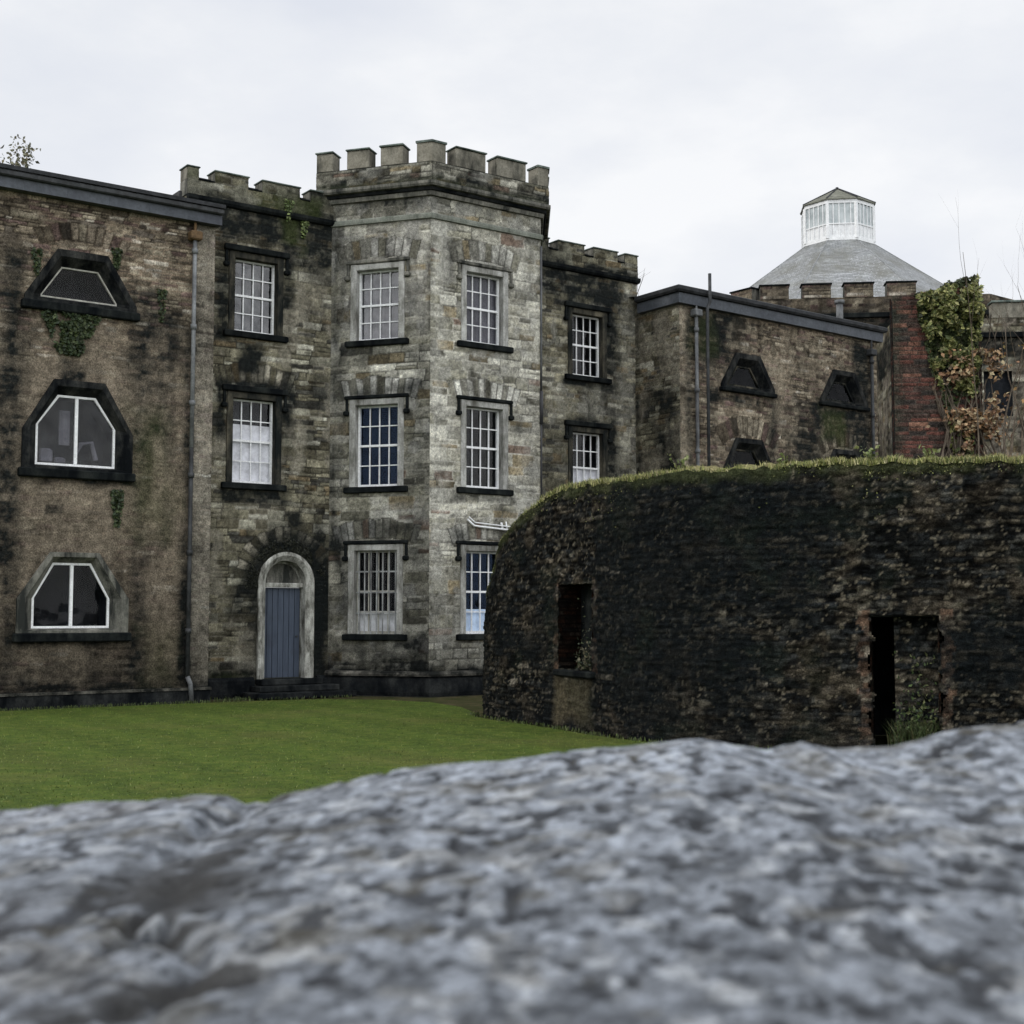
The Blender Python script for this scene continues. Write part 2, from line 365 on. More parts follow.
def sash(bld, fr, s0, s1, z0, z1, style, glass, label=None, blind=None, curtain=None, bars=False, hood=True, stop=True, wmat='white_wood'):
    """sash window: the frame mesh is the part; pane, surround, hood, sill, room are its sub-parts"""
    rec = -.19; W = s1-s0; Hh = z1-z0; m = MB()
    o = .055
    m.box(fr, s0, s0+o, rec-.05, rec+.03, z0, z1); m.box(fr, s1-o, s1, rec-.05, rec+.03, z0, z1)
    m.box(fr, s0+o, s1-o, rec-.05, rec+.03, z0, z0+.075); m.box(fr, s0+o, s1-o, rec-.05, rec+.03, z1-.045, z1)
    zm = (z0+z1)/2+.02
    m.box(fr, s0+o, s1-o, rec-.045, rec+.028, zm-.028, zm+.028)
    b = .0135
    for k in (1, 2, 3):
        sx = s0+o+(W-2*o)*k/4; m.box(fr, sx-b, sx+b, rec-.02, rec+.02, z0+.075, zm-.028); m.box(fr, sx-b, sx+b, rec-.02, rec+.02, zm+.028, z1-.045)
    for a, c in ((z0+.075, zm-.028), (zm+.028, z1-.045)):
        zz = (a+c)/2
        for k in range(4):
            p0 = s0+o+(W-2*o)*k/4+(b if k else 0); p1 = s0+o+(W-2*o)*(k+1)/4-(b if k < 3 else 0)
            m.box(fr, p0, p1, rec-.018, rec+.018, zz-b, zz+b)
    win = m.build('window', M[wmat], bld)
    if label: win['label'] = label
    MB().poly(fr, [(s0+.02, z0+.02), (s1-.02, z0+.02), (s1-.02, z1-.02), (s0+.02, z1-.02)], rec-.025).build('pane', M[glass], win)
    # dark room behind
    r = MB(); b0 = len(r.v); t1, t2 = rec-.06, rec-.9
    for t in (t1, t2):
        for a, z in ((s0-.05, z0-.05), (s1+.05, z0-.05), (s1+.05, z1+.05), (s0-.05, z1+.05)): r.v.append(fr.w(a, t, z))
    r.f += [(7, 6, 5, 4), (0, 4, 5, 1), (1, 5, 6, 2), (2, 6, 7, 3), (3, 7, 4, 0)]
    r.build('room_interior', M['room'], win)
    if blind: wallbox('blind', M['blind'], win, fr, s0+.03, s1-.03, rec-.09, rec-.075, blind[0], blind[1])
    if curtain:
        c = MB(); n = 24; b0 = 0
        for i in range(n+1):
            a = s0+.03+(W-.06)*i/n; t = rec-.14+.018*math.sin(i*1.9)
            c.v += [fr.w(a, t, z0+.03), fr.w(a, t, z1-.03)]
        c.f = [(2*i, 2*i+2, 2*i+3, 2*i+1) for i in range(n)]; c.build('net_curtain', M['curtain'], win, True)
    sm = {'pale': 'pale_stone', 'mid': 'mid_stone', 'dark': 'dark_stone'}[style]
    # surround: jambs and head butt end to end
    w = .165
    g = MB(); g.box(fr, s0-w, s0, -.26, .045, z0, z1+w, .012); g.box(fr, s1, s1+w, -.26, .045, z0, z1+w, .012); g.box(fr, s0, s1, -.26, .042, z1, z1+w-.01, .012)
    g.build('surround', M[sm if style != 'dark' else 'jamb'], win)
    q = MB(); q.box(fr, s0-w-.13, s1+w+.13, -.24, .12, z0-.16, z0-.003, .02); q.build('sill', M['hood_stone'], win)
    if hood:
        hd = MB(); zt = z1+w+.0
        hd.box(fr, s0-w-.14, s1+w+.14, -.03, .12 if style != 'pale' else .085, zt, zt+(.15 if style == 'dark' else .095), .02)
        if stop:
            for x in (s0-w-.15, s1+w+.02):
                xx = x+.04; hd.box(fr, xx, xx+.07, -.03, .07, zt-.30, zt-.002, .015); hd.box(fr, xx-.05, xx+.10, -.03, .12, zt-.43, zt-.302, .03)
        hd.build('hood_mould', M['hood_stone' if style != 'pale' or z1 < 8 else 'mid_stone'], win)
    if bars:
        bm = MB()
        for i in range(7):
            x = s0+.09+(W-.18)*i/6; x += random.uniform(-.012, .012)
            bm.tube([fr.w(x, rec+.10, z0+.0), fr.w(x, rec+.10, z1)], .019, 6)
        for i in range(1, 4):
            zz = z0+Hh*i/4; bm.box(fr, s0, s1, rec+.07, rec+.083, zz-.02, zz+.02)
        bm.build('security_bars', M['bars'], win)
    return win

def hexpts(c, hw0, hwt, zb, zm, zt):
    return [(c-hw0, zb), (c+hw0, zb), (c+hw0, zm), (c+hwt, zt), (c-hwt, zt), (c-hw0, zm)]
def splay(bld, fr, c, out, inn, sur, fmat, mull=True, glass='glass_dark', label=None, fw=.05):
    """out / inn = (half width bottom, half width top, z bottom, z mid, z top)"""
    O = hexpts(c, *out); I = hexpts(c, *inn); rec = -.16
    i2 = (inn[0]-fw, inn[1]-fw*.6, inn[2]+fw, inn[3]+fw*.2, inn[4]-fw); I2 = hexpts(c, *i2)
    m = MB(); n = 6; b = 0
    for pts, t in ((I, rec+.03), (I2, rec+.03), (I2, rec-.03)):
        m.v += [fr.w(a, t, z) for a, z in pts]
    for k in range(2):
        for i in range(n): j = (i+1) % n; m.f.append((k*n+i, k*n+j, k*n+n+j, k*n+n+i))
    if mull: m.box(fr, c-.035, c+.035, rec-.03, rec+.04, i2[2], i2[4])
    win = m.build('window', M[fmat], bld)
    if label: win['label'] = label
    MB().poly(fr, I, rec-.01).build('pane', M[glass], win)
    r = MB(); r.v = [fr.w(a, rec-.04, z) for a, z in I]+[fr.w(a, rec-.8, z) for a, z in I]
    for i in range(6): j = (i+1) % 6; r.f.append((i, i+6, j+6, j))
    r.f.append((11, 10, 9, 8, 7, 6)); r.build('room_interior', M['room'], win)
    MB().ring(fr, O, I, .10, rec+.02).build('surround', M[sur], win)
    MB().box(fr, c-out[0]-.07, c+out[0]+.07, -.1, .15, out[2]-(.2 if c < 0 else .13), out[2]-.003, .025).build('sill', M['hood_stone'], win)
    return win

# ------------------------------------------------------------------ palettes
P_TOWER = [(.335, .325, .275), (.265, .255, .21), (.195, .188, .148), (.19, .16, .105), (.11, .105, .085), (.16, .12, .095), (.38, .37, .32)]
W_TOWER = [5, 5, 3, 1.3, 1.0, .5, 2]
P_MAIN = [(.21, .195, .14), (.15, .14, .10), (.27, .26, .205), (.11, .10, .07), (.07, .068, .058), (.15, .12, .075), (.36, .35, .29)]
W_MAIN = [4, 4, 2.5, 2.5, 2, 1.2, 1]
P_WING = [(.18, .150, .11), (.13, .108, .08), (.23, .20, .15), (.12, .085, .074), (.075, .064, .052), (.33, .30, .25)]
W_WING = [4, 4, 2.5, 2, 2, .8]

# ================================================================== 1. castellated block
house = empty('castellated_house', FM.w(6, 0, 0), 'grey castellated stone gatehouse with a battlemented canted tower and arched blue door', 'building')
zf = [(9.18, 11.05), (5.35, 7.48), (1.56, 3.70)]
WH = lambda s0, s1: [rect_hole(s0-.06, s1+.06, z0-.06, z1+.06) for z0, z1 in zf]
# main left bay
mainL = coursed(11, P_MAIN, W_MAIN, (.19, .175, .14), rh=(.08, .26), wd=(.18, .62), gain=1.12,
    arch=[(1.86, 4.9, 3.0, 3.5, .34, 13), (2.8, 2.87, 1.02, 1.42, 1.5, 17)],
    pale=[(.05, .55, 8.0, 12.2, .3, .55, .2), (3.3, 3.9, 9.8, 11.3, .4, .5, .3), (1.45, 1.95, .5, 1.7, .2, .75, .15), (.8, 1.2, 4.4, 5.0, .3, .5, .2), (1.5, 3.2, 4.45, 5.0, .3, .35, .2)], palec=(.27, .25, .20),
    dark=[(.4, 4.1, 11.55, 12.6, .5, .85, .3), (2.85, 4.1, 10.9, 13, .5, .9, .4), (.75, 1.15, 8.9, 11.6, .25, .8, .15), (2.6, 2.95, 9.9, 11.6, .3, .8, .2),
          (1.3, 2.1, 8.1, 9.0, .3, .9, .25), (.75, 1.15, 6.5, 7.9, .3, .85, .15), (2.6, 3.0, 6.6, 7.9, .3, .8, .2), (.9, 2.9, 7.55, 7.95, .2, .9, .1), (1.0, 2.8, 4.85, 5.2, .15, .8, .1),
          (3.55, 4.05, .3, 3.9, .4, .9, .25), (1.35, 2.0, 2.1, 3.2, .3, .7, .2), (0, 4.1, -.2, .75, .3, .85, .2), (3.6, 4.1, 7.5, 8.3, .3, .5, .2), (2.75, 3.2, 4.3, 4.7, .15, .8, .1), (2.2, 4.1, 3.5, 4.4, .5, .5, .3)],
    post=lambda s, z, c: mix(c, STAIN*.8, np.clip(.96*ss(1.45, .95, np.hypot(s-2.85, np.maximum(z-2.87, 0))+.55*(fbm(s*4, z*4, 4, 9)-.5)+.25*np.maximum(1.6-z, 0))*(z > 0)*ss(2.0, 2.6, s+.45*np.maximum(z-2.3, 0)+.3), 0, 1)),
    moss=[(2.6, 3.0, 11.7, 12.5, .2, .6, .2), (3.0, 3.3, 11.3, 12.0, .2, .5, .2), (0, 1.8, 0, .6, .3, .35, .2)])
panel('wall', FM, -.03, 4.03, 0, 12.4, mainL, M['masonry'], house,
      holes=WH(1.28, 2.45)[:2]+[arch_hole(2.8, .70, -1, 2.87)])
mainR = coursed(14, P_MAIN, W_MAIN, (.17, .16, .13), rh=(.09, .3), wd=(.2, .6), gain=1.1, palec=(.27, .265, .23),
    pale=[(13.6, 14.6, 4, 12.2, .5, .5, .4), (11.2, 11.9, 7.6, 9.0, .4, .5, .3), (12.4, 13.4, 7.8, 8.9, .4, .5, .3)],
    dark=[(10.5, 14.0, 11.5, 12.6, .5, .85, .35), (11.8, 12.2, 10.8, 11.9, .3, .8, .2), (13.2, 13.9, 9.2, 11.9, .4, .8, .3), (11.7, 13.8, 8.85, 9.05, .2, .8, .1), (11.8, 13.7, 7.5, 7.95, .3, .85, .15), (11.0, 12.0, 5, 7.6, .5, .45, .3), (13.4, 13.8, 5, 7.6, .3, .8, .2)])
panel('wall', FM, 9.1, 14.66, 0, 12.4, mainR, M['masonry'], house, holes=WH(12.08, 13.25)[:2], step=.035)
cant = coursed(17, P_TOWER, W_TOWER, (.27, .26, .22), rh=(.16, .40), wd=(.25, .75), gain=1.12, palec=(.34, .335, .31), renderk=.55, base=.3,
    arch=[(1.33, 7.6, 3.78, 4.30, .29, 10), (1.33, 3.9, 3.84, 4.34, .29, 12), (1.33, .1, 3.92, 4.42, .29, 12)],
    pale=[(0, 2.8, 11.4, 12.3, .5, .55, .3), (.2, .6, 8.9, 11.2, .2, .5, .15), (2.2, 2.8, 9.2, 12.3, .4, .6, .2), (1.3, 2.8, 4.4, 4.95, .2, .6, .2), (0.0, .5, 5.0, 8, .3, .25, .2)],
    dark=[(0, .25, 3.8, 12.3, .4, .6, .2), (0, 2.8, 12.45, 13.3, .4, .6, .4), (2.2, 2.85, .5, 8.6, .7, .50, .30), (0, 2.9, -.1, .75, .3, .85, .2), (.2, 2.4, 4.0, 4.5, .25, .45, .15), (.2, 2.4, 7.7, 8.0, .2, .5, .15), (0, 2.6, .6, 1.5, .5, .5, .3), (.2, .7, 2, 3.9, .4, .6, .3), (.2, 2.6, 8.6, 9.0, .25, .45, .2)],
    )
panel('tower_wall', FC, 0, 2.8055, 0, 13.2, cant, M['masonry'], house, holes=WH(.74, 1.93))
front = coursed(23, P_TOWER, W_TOWER, (.34, .33, .29), rh=(.16, .38), wd=(.28, .75), gain=1.32, pk=.6, palec=(.35, .345, .31), renderk=.54, base=.25, drk=.55,
    arch=[(1.69, 8.2, 3.20, 3.72, .33, 10), (1.69, 4.7, 3.04, 3.54, .34, 12), (1.69, .9, 3.12, 3.58, .33, 11)],
    pale=[(0, .55, 1.0, 12.3, .25, .7, .2), (2.75, 3.5, 4, 12.3, .4, .45, .3), (0, 3.5, 8.2, 9.0, .4, .3, .3), (2.3, 3.5, 10.6, 11.9, .3, .5, .2)],
    dark=[(0, 3.5, 12.45, 13.3, .4, .45, .4), (0, 3.6, -.1, .72, .2, .8, .15), (0, 3.6, .7, 1.3, .5, .35, .3), (.7, 2.7, 5.0, 5.15, .1, .6, .1), (.7, 1.3, 3.9, 4.3, .3, .5, .2), (2.6, 3.0, 6.8, 7.4, .2, .5, .15)])
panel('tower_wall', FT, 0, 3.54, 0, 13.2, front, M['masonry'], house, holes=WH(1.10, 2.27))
panel('tower_wall', FR, 0, LR, 0, 13.2, front, M['masonry'], house, step=.07)
# return walls, roofs
FE = Fr(FM.w(-.03, -8, 0)[:2], (FM.n[0], FM.n[1])); panel('wall', FE, 0, 8, 11, 12.4, mainL, M['masonry'], house, step=.08)
FB = Fr(FM.w(14.66, 0, 0)[:2], (-FM.n[0], -FM.n[1])); panel('wall', FB, 0, 8, 0, 12.4, mainR, M['masonry'], house, step=.08)
wallbox('roof', M['flat_roof'], house, FM, -.1, 14.5, -8, -.3, 12.45, 12.6)
# string course and cornice of tower, mitred: built on plan polygons
def offset_poly(pts, d):
    out = []; n = len(pts)
    for i in range(n):
        if i in (0, n-1):
            a, b = (pts[0], pts[1]) if i == 0 else (pts[-2], pts[-1])
            e = (b-a)/np.hypot(*(b-a)); out.append(pts[i]+np.array([e[1], -e[0]])*d); continue
        e1 = pts[i]-pts[i-1]; e1 = e1/np.hypot(*e1); e2 = pts[i+1]-pts[i]; e2 = e2/np.hypot(*e2)
        n1 = np.array([e1[1], -e1[0]]); n2 = np.array([e2[1], -e2[0]]); bs = (n1+n2)/np.hypot(*(n1+n2))
        out.append(pts[i]+bs*d/np.dot(bs, n1))
    return out
TP = [FC.P, FT.P, T2, T3]; TX = [FC.P-FC.d*.36, FT.P, T2, T3]
def band(profile, pts, name, mat, parent, smooth=False):
    """profile: (offset, z) list bottom to top, swept along the polyline"""
    m = MB()
    for off, z in profile:
        for p in offset_poly(pts, off): m.v.append((p[0], p[1], z))
    n = len(pts)
    for k in range(len(profile)-1):
        for i in range(n-1): m.f.append((k*n+i, k*n+i+1, (k+1)*n+i+1, (k+1)*n+i))
    for i in (0, n-1): m.f.append(tuple(k*n+i for k in range(len(profile))))
    return m.build(name, M[mat], parent, smooth)
band([(-.05, 12.26), (.07, 12.28), (.08, 12.34), (.08, 12.39), (.05, 12.42), (-.05, 12.43)], TP, 'string_course', 'string', house)
band([(-.05, 12.86), (.08, 12.88), (.10, 12.95), (.10, 12.99)], TX, 'cornice', 'mid_stone', house)
band([(.10, 12.991), (.15, 13.0), (.17, 13.05), (.17, 13.08)], TX, 'cornice', 'dark_stone', house)
band([(.17, 13.081), (.25, 13.09), (.28, 13.14), (.28, 13.21), (.2, 13.24)], TX, 'cornice', 'mid_stone', house)
TO = offset_poly(TX, .22); TI = offset_poly(TX, -.22)
par_st = coursed(31, P_TOWER, W_TOWER, (.2, .19, .16), rh=(.14, .3), wd=(.25, .6), palec=(.33, .33, .30), base=.5, drk=.42, gain=1.0,
    dark=[(-1, 20, 13.1, 13.42, .2, .75, .25)], moss=[(-1, 20, 13.1, 13.3, .2, .25, .1)])
pf = []
for i in range(3):
    a, b = TO[i], TO[i+1]; fr = Fr(a, b-a); L = float(np.hypot(*(b-a))); pf.append((fr, L))
    panel('parapet', fr, 0, L, 13.23, 13.70, par_st, M['masonry'], house, step=.035, fade=0)
    a2, b2 = TI[i+1], TI[i]; fi = Fr(a2, b2-a2); panel('parapet', fi, 0, float(np.hypot(*(b2-a2))), 13.0, 13.70, par_st, M['masonry'], house, step=.08, fade=0)
m = MB()
for z in (13.69, 13.72):
    for L_ in (TO, TI):
        for p in L_: m.v.append((p[0], p[1], z))
for i in range(3): m.f.append((8+i, 8+i+1, 12+i+1, 12+i))
for i in range(3): m.f.append((i, i+1, 8+i+1, 8+i))
for i in range(3): m.f.append((4+i+1, 4+i, 12+i, 12+i+1))
m.build('parapet_cap', M['hood_stone'], house)
m = MB(); m.v = [(p[0], p[1], 13.2) for p in TI]; m.f = [(0, 1, 2, 3)]; m.build('tower_roof', M['flat_roof'], house)
def merlon(fr, a, b, z0, z1, t0=-.44, t1=0., mat='merlon', cop=.05, extra=()):
    mb = MB(); mb.box(fr, a, b, t0, t1, z0, z1, .015)
    o = mb.build('merlon', M[mat], house)
    q = random.uniform(-.008, .008)
    MB().box(fr, a-.03, b+.03, t0-.03, t1+.045, z1+.001, z1+cop+q, .012).build('coping', M['coping'], o)
    return o
f0, L0_ = pf[0]; f1, L1_ = pf[1]; f2, L2_ = pf[2]
for a, b in ((.0, .47), (.88, 1.51), (1.84, 2.46)): merlon(f0, a, b, 13.721, 14.21)
for a, b in ((.74, 1.68), (2.05, 3.0)): merlon(f1, a, b, 13.721, 14.21)
for a, b in ((.75, 1.4), (1.7, 2.35)): merlon(f2, a, b, 13.721, 14.21)
def corner_merlon(fa, La, fb, wa, wb):
    p = fa.w(La, 0, 0)[:2]; o1 = fa.w(La-wa, 0, 0)[:2]; o2 = fb.w(wb, 0, 0)[:2]
    i1 = fa.w(La-wa, -.44, 0)[:2]; i2 = fb.w(wb, -.44, 0)[:2]
    e = np.array(p)-(fa.n+fb.n)/np.linalg.norm(fa.n+fb.n)*.44/np.dot((fa.n+fb.n)/np.linalg.norm(fa.n+fb.n), fa.n)
    ring = [o1, p, o2, i2, tuple(e), i1]
    def solid(g, z0, z1):
        m = MB(); c = np.mean(np.array(ring), 0)
        for z in (z0, z1):
            for q in ring:
                d = np.array(q)-c; d = d*(1+g/np.hypot(*d)); m.v.append((c[0]+d[0], c[1]+d[1], z))
        for i in range(6): j = (i+1) % 6; m.f.append((i, j, j+6, i+6))
        m.f += [(5, 4, 3, 2, 1, 0), (6, 7, 8, 9, 10, 11)]
        return m
    o = solid(0, 13.721, 14.22).build('merlon', M['merlon'], house)
    solid(.04, 14.221, 14.275).build('coping', M['coping'], o)
corner_merlon(f0, L0_, f1, .42, .42); corner_merlon(f1, L1_, f2, .36, .4)
panel('tower_wall', Fr(TX[0], FC.d), 0, .36, 12.3, 13.2, cant, M['masonry'], house, fade=0)
# main parapets
band([(-.05, 12.27), (.10, 12.30), (.14, 12.36), (.14, 12.44), (-.05, 12.46)], [np.array(FM.w(a, 0, 0)[:2]) for a in (-.03, 4.1)], 'cornice', 'hood_stone', house)
band([(-.05, 12.27), (.10, 12.30), (.14, 12.36), (.14, 12.44), (-.05, 12.46)], [np.array(FM.w(a, 0, 0)[:2]) for a in (9.6, 14.70)], 'cornice', 'hood_stone', house)
parM = coursed(37, P_MAIN, W_MAIN, (.18, .17, .14), rh=(.1, .22), wd=(.2, .5), gain=.95, base=.4, drk=.46, palec=(.26, .255, .20), renderk=.46,
    dark=[(-1, 20, 12.3, 12.55, .2, .8, .2), (2.9, 4.2, 12.3, 13.3, .4, .6, .3), (10, 11.6, 12.4, 13.3, .4, .5, .3)], moss=[(1.8, 3.6, 12.4, 12.9, .3, .6, .3), (-1, .8, 12.9, 13.3, .2, .4, .2)])
for a, b in ((-.03, 4.1), (9.6, 14.66)):
    panel('parapet', FM, a, b, 12.42, 12.84, parM, M['masonry'], house, t0=.04, step=.035, fade=0)
    wallbox('parapet_core', M['mid_stone'], house, FM, a, b, -.42, .02, 12.45, 12.835)
    wallbox('parapet_core', M['dark_stone'], house, FM, a+.05, b-.05, -.40, -.22, 12.836, 13.0)
for a, b in ((-.03, .27), (.70, 1.60), (1.99, 3.05), (3.36, 4.05), (10.3, 11.2), (11.55, 12.55), (12.9, 13.85), (14.15, 14.66)):
    mb = MB(); mb.box(FM, a, b, -.42, -.0, 12.837, 13.14, .01); o = mb.build('merlon', M['merlon' if a < 0 else 'mid_stone'], house)
    panel('merlon_face', FM, a, b, 12.836, 13.14, parM, M['masonry'], o, t0=.03, step=.035, fade=0)
    MB().box(FM, a-.03, b+.03, -.45, .075, 13.141, 13.18, .012).build('coping', M['coping'], o)
for a, b in ((.26, .68), (1.62, 1.97), (3.07, 3.34), (11.22, 11.53), (12.57, 12.88), (13.87, 14.13)):
    MB().box(FM, a, b, -.21, .09, 12.842, 12.88, .012).build('crenel_sill', M['hood_stone'], house)
for a in (0.2, 1.0, 2.0, 3.0, 4.0, 5.0): MB().box(FE, a, a+.6, -.42, 0, 12.4, 13.14, .01).build('merlon', M['merlon'], house)
# plinth and steps
band([(.10, 0.0), (.13, .10), (.12, .42), (.05, .50), (-.05, .52)], [np.array(FM.w(-.0, 0, 0)[:2]), np.array(FM.w(1.93, 0, 0)[:2])], 'plinth', 'dark_stone', house)
band([(.10, 0.0), (.13, .10), (.12, .42), (.05, .50), (-.05, .52)], [np.array(FM.w(3.68, 0, 0)[:2]), np.array(FM.w(4.03, 0, 0)[:2])]+TP[1:]+[np.array(FM.w(14.6, 0, 0)[:2])], 'plinth', 'dark_stone', house)
band([(-.01, .50), (.16, .505), (.17, .56), (.12, .62), (-.02, .63)], TP, 'plinth_moulding', 'capst', house)
for k, (a, b, t, z) in enumerate(((1.6, 4.3, 1.05, .15), (1.8, 4.0, .70, .30), (2.0, 3.7, .36, .45))):
    MB().box(FM, a, b, -.3 if k == 2 else .06, t, z-.148, z, .02).build('step', M['dark_stone'], house)
# windows of the block
sash(house, FM, 1.28, 2.45, *zf[0], 'dark', 'glass_pale', curtain=None)
w = sash(house, FM, 1.28, 2.45, *zf[1], 'dark', 'glass_mid', 'sash window with its white blind raised over the lower two thirds', blind=(5.4, 6.86))
sash(house, FC, .74, 1.93, *zf[0], 'pale', 'glass_pale', curtain=True)
sash(house, FC, .74, 1.93, *zf[1], 'pale', 'glass_dark')
sash(house, FC, .74, 1.93, *zf[2], 'pale', 'glass_clear', 'sash window behind iron bars with a white board at the bottom', blind=(1.62, 2.15), bars=True, wmat='cream')
sash(house, FT, 1.10, 2.27, *zf[0], 'pale', 'glass_mid', curtain=True)
sash(house, FT, 1.10, 2.27, *zf[1], 'pale', 'glass_mid')
sash(house, FT, 1.10, 2.27, *zf[2], 'pale', 'glass_dark', blind=(1.62, 2.2))
sash(house, FM, 12.08, 13.25, *zf[0], 'dark', 'glass_mid')
sash(house, FM, 12.08, 13.25, *zf[1], 'dark', 'glass_mid', 'sash window with pale boards in its lower half', blind=(5.4, 6.45))
# door
def arch_pts(c, hw, zb, zs, n=20):
    return [(c-hw, zb)]+[(c-hw*math.cos(math.pi*i/n), zs+hw*math.sin(math.pi*i/n)) for i in range(n+1)]+[(c+hw, zb)]
d = MB(); nb = 7; x0, x1 = 2.26, 3.34
for i in range(nb):
    a = x0+(x1-x0)*i/nb; b = x0+(x1-x0)*(i+1)/nb; d.box(FM, a+.006, b-.006, -.32, -.27+random.uniform(0, .006), .46, 2.74, .008)
d.box(FM, x0, x1, -.35, -.30, .455, 2.745)
door = d.build('door', M['door'], house); door['label'] = 'tall slate blue boarded door under a stone arch'
sur = MB(); o1 = arch_pts(2.8, .78, .45, 2.87); o2 = arch_pts(2.8, .56, .45, 2.87); n = len(o1)
for pts, t in ((o1, -.05), (o1, .07), ([(a+(c-a)*.4, z+(y-z)*.4) for (a, z), (c, y) in zip(o1, o2)], .09), (o2, .0), (o2, -.36)):
    sur.v += [FM.w(a, t, z) for a, z in pts]
for k in range(4):
    for i in range(n-1): sur.f.append((k*n+i, k*n+i+1, (k+1)*n+i+1, (k+1)*n+i))
ha = MB(); hp = arch_pts(2.8, .98, 2.5, 2.87); hq = arch_pts(2.8, .80, 2.5, 2.87)
for pts, t in ((hp, -.03), (hp, .10), (hq, .13), (hq, .03)): ha.v += [FM.w(a, t, z) for a, z in pts]
for k in range(3):
    for i in range(n-1): ha.f.append((k*n+i, k*n+i+1, (k+1)*n+i+1, (k+1)*n+i))
sur.build('door_surround', M['old_white'], door)
MB().box(FM, 2.245, 3.355, -.34, -.14, 2.75, 2.865, .012).build('transom', M['old_white'], door)
fan = MB(); fp = [(2.8-.56*math.cos(math.pi*i/20), 2.866+.56*math.sin(math.pi*i/20)) for i in range(21)]
fan.poly(FM, fp, -.30).build('fanlight', M['mid_stone'], door)
fr_ = MB(); fr_.v = [FM.w(a, -.27, z) for a, z in fp]+[FM.w(2.8+(a-2.8)*.90, -.27, 2.866+(z-2.866)*.90) for a, z in fp]
for i in range(20): fr_.f.append((i, i+1, i+22, i+21))
fr_.build('fanlight_frame', M['old_white'], door)
MB().tube([FM.w(3.24, -.262, 1.5), FM.w(3.24, -.21, 1.5)], .025, 8).build('handle', M['iron'], door)
# white pipework on the tower face
pp = [FT.w(1.12, .06, 4.52), FT.w(1.30, .10, 4.36), FT.w(1.5, .10, 4.34), FT.w(3.45, .10, 4.22)]
MB().tube(pp, .028, 8).tube([FT.w(1.14, .10, 4.58), FT.w(1.34, .10, 4.44), FT.w(3.45, .10, 4.31)], .018, 8).tube([FT.w(2.2, .10, 4.33), FT.w(2.2, .05, 4.47)], .03, 8).tube([FT.w(2.35, .1, 4.32), FT.w(2.35, .05, 4.50)], .02, 8).build('white_pipe', M['white_wood'], house, True)
MB().tube([FT.w(3.54, .03, 5), FT.w(3.54, .03, 7.2)], .025, 8).tube([FT.w(3.54, .03, 7.2), FT.w(3.54, .03, 8.1)], .05, 8).tube([FT.w(3.54, .03, 8.1), FT.w(3.54, .03, 12.1)], .03, 8).build('downpipe', M['pipe_grey'], house, True)

# ================================================================== 2. wings with splayed windows
OT = (1.27, .57, 9.05, 9.17, 10.28); IT = (.87, .42, 9.19, 9.24, 9.93)
OM = (1.24, .57, 5.30, 6.17, 7.32); IM = (.90, .43, 5.40, 6.30, 7.00)
OB = (1.24, .54, 1.66, 2.42, 3.45); IB = (.87, .43, 1.76, 2.42, 3.22)
OL = (1.19, .53, 9.09, 9.20, 10.20); IL = (.74, .30, 9.20, 9.25, 9.85)
def shrink(o, k=.05): return (o[0]-k, o[1]-k, o[2]+k, o[3], o[4]-k)
def shz(o, dz): return (o[0], o[1], o[2]+dz, o[3]+dz, o[4]+dz)
wing = empty('prison_wing', FW.w(-4, 0, 0), 'brown rubble wing at left with three splayed windows stacked above the lawn', 'building', 'prison wings with splayed windows')
c0 = -3.21
wst = coursed(41, P_WING, W_WING, (.17, .13, .095), rh=(.055, .16), wd=(.16, .5), gain=1.12, amp=.03, palec=(.170, .142, .108), renderk=.53, base=.2, drk=.50, jit=.035, pk=.88, pg=.5, post=lambda s, z, c: c*(1+ss(-.50, -.44, s)[..., None]*np.array([.25, .36, .46])),
    arch=[(c0, 8.6, 1.95, 2.35, .5, 11)],
    pale=[(-9, -.4, .4, 8.4, .8, 1.0, .5), (-.47, -0, .35, 11.5, .06, .95, .02), (-4.1, -2.2, 3.6, 5.1, .4, .65, .3), (-9, -4.4, 9, 10.5, .6, .5, .4), (-3.4, -2.2, 7.5, 8.8, .3, .5, .2), (-4.2, -2.3, .55, 1.45, .3, .6, .2)],
    dark=[(-4.95, -4.45, 3, 10, .5, .7, .3), (-2.0, -1.5, 5.8, 9.6, .8, .7, .25), (-1.3, -1.0, 3.5, 9, .3, .5, .3), (-4.75, -4.5, .8, 3.8, .25, .6, .2), (-1.9, -1.6, .6, 3.4, .25, .55, .2), (-3.6, -3.0, 7.25, 7.8, .2, .85, .2), (-1.95, -1.5, 3.4, 6.5, .4, .45, .3), (-9, .1, -.1, .5, .25, .85, .15), (-.72, -.48, .4, 8.8, .15, .6, .08), (-.75, -.5, 0, 3.2, .2, .8, .1),
          (-4.7, -1.8, 5.0, 5.15, .15, .7, .1), (-4.7, -1.8, 1.38, 1.55, .15, .7, .1), (-9, -.5, .4, 1.0, .4, .4, .3), (-3.9, -3.5, 4.3, 4.5, .06, .7, .04), (-1.8, -.5, 8.1, 9.5, .6, .35, .4)],
    moss=[(-2.0, -1.0, 4, 7, .8, .35, .6), (-1.6, -.9, .5, 1.6, .5, .3, .3)])
LH = lambda c, tr: [poly_hole(hexpts(c, *shrink(o))) for o in tr]
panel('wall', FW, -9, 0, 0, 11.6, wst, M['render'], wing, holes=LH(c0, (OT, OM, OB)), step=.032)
FWe = Fr(FW.P, (-FW.n[0], -FW.n[1])); panel('wall', FWe, 0, 8, 0, 11.6, wst, M['render'], wing, step=.08)
wallbox('wall_plinth', M['dark_stone'], wing, FW, -9, .02, -.02, .10, 0.0, .30)
wallbox('plinth_cap', M['capst'], wing, FW, -9, .04, -.02, .13, .301, .36)
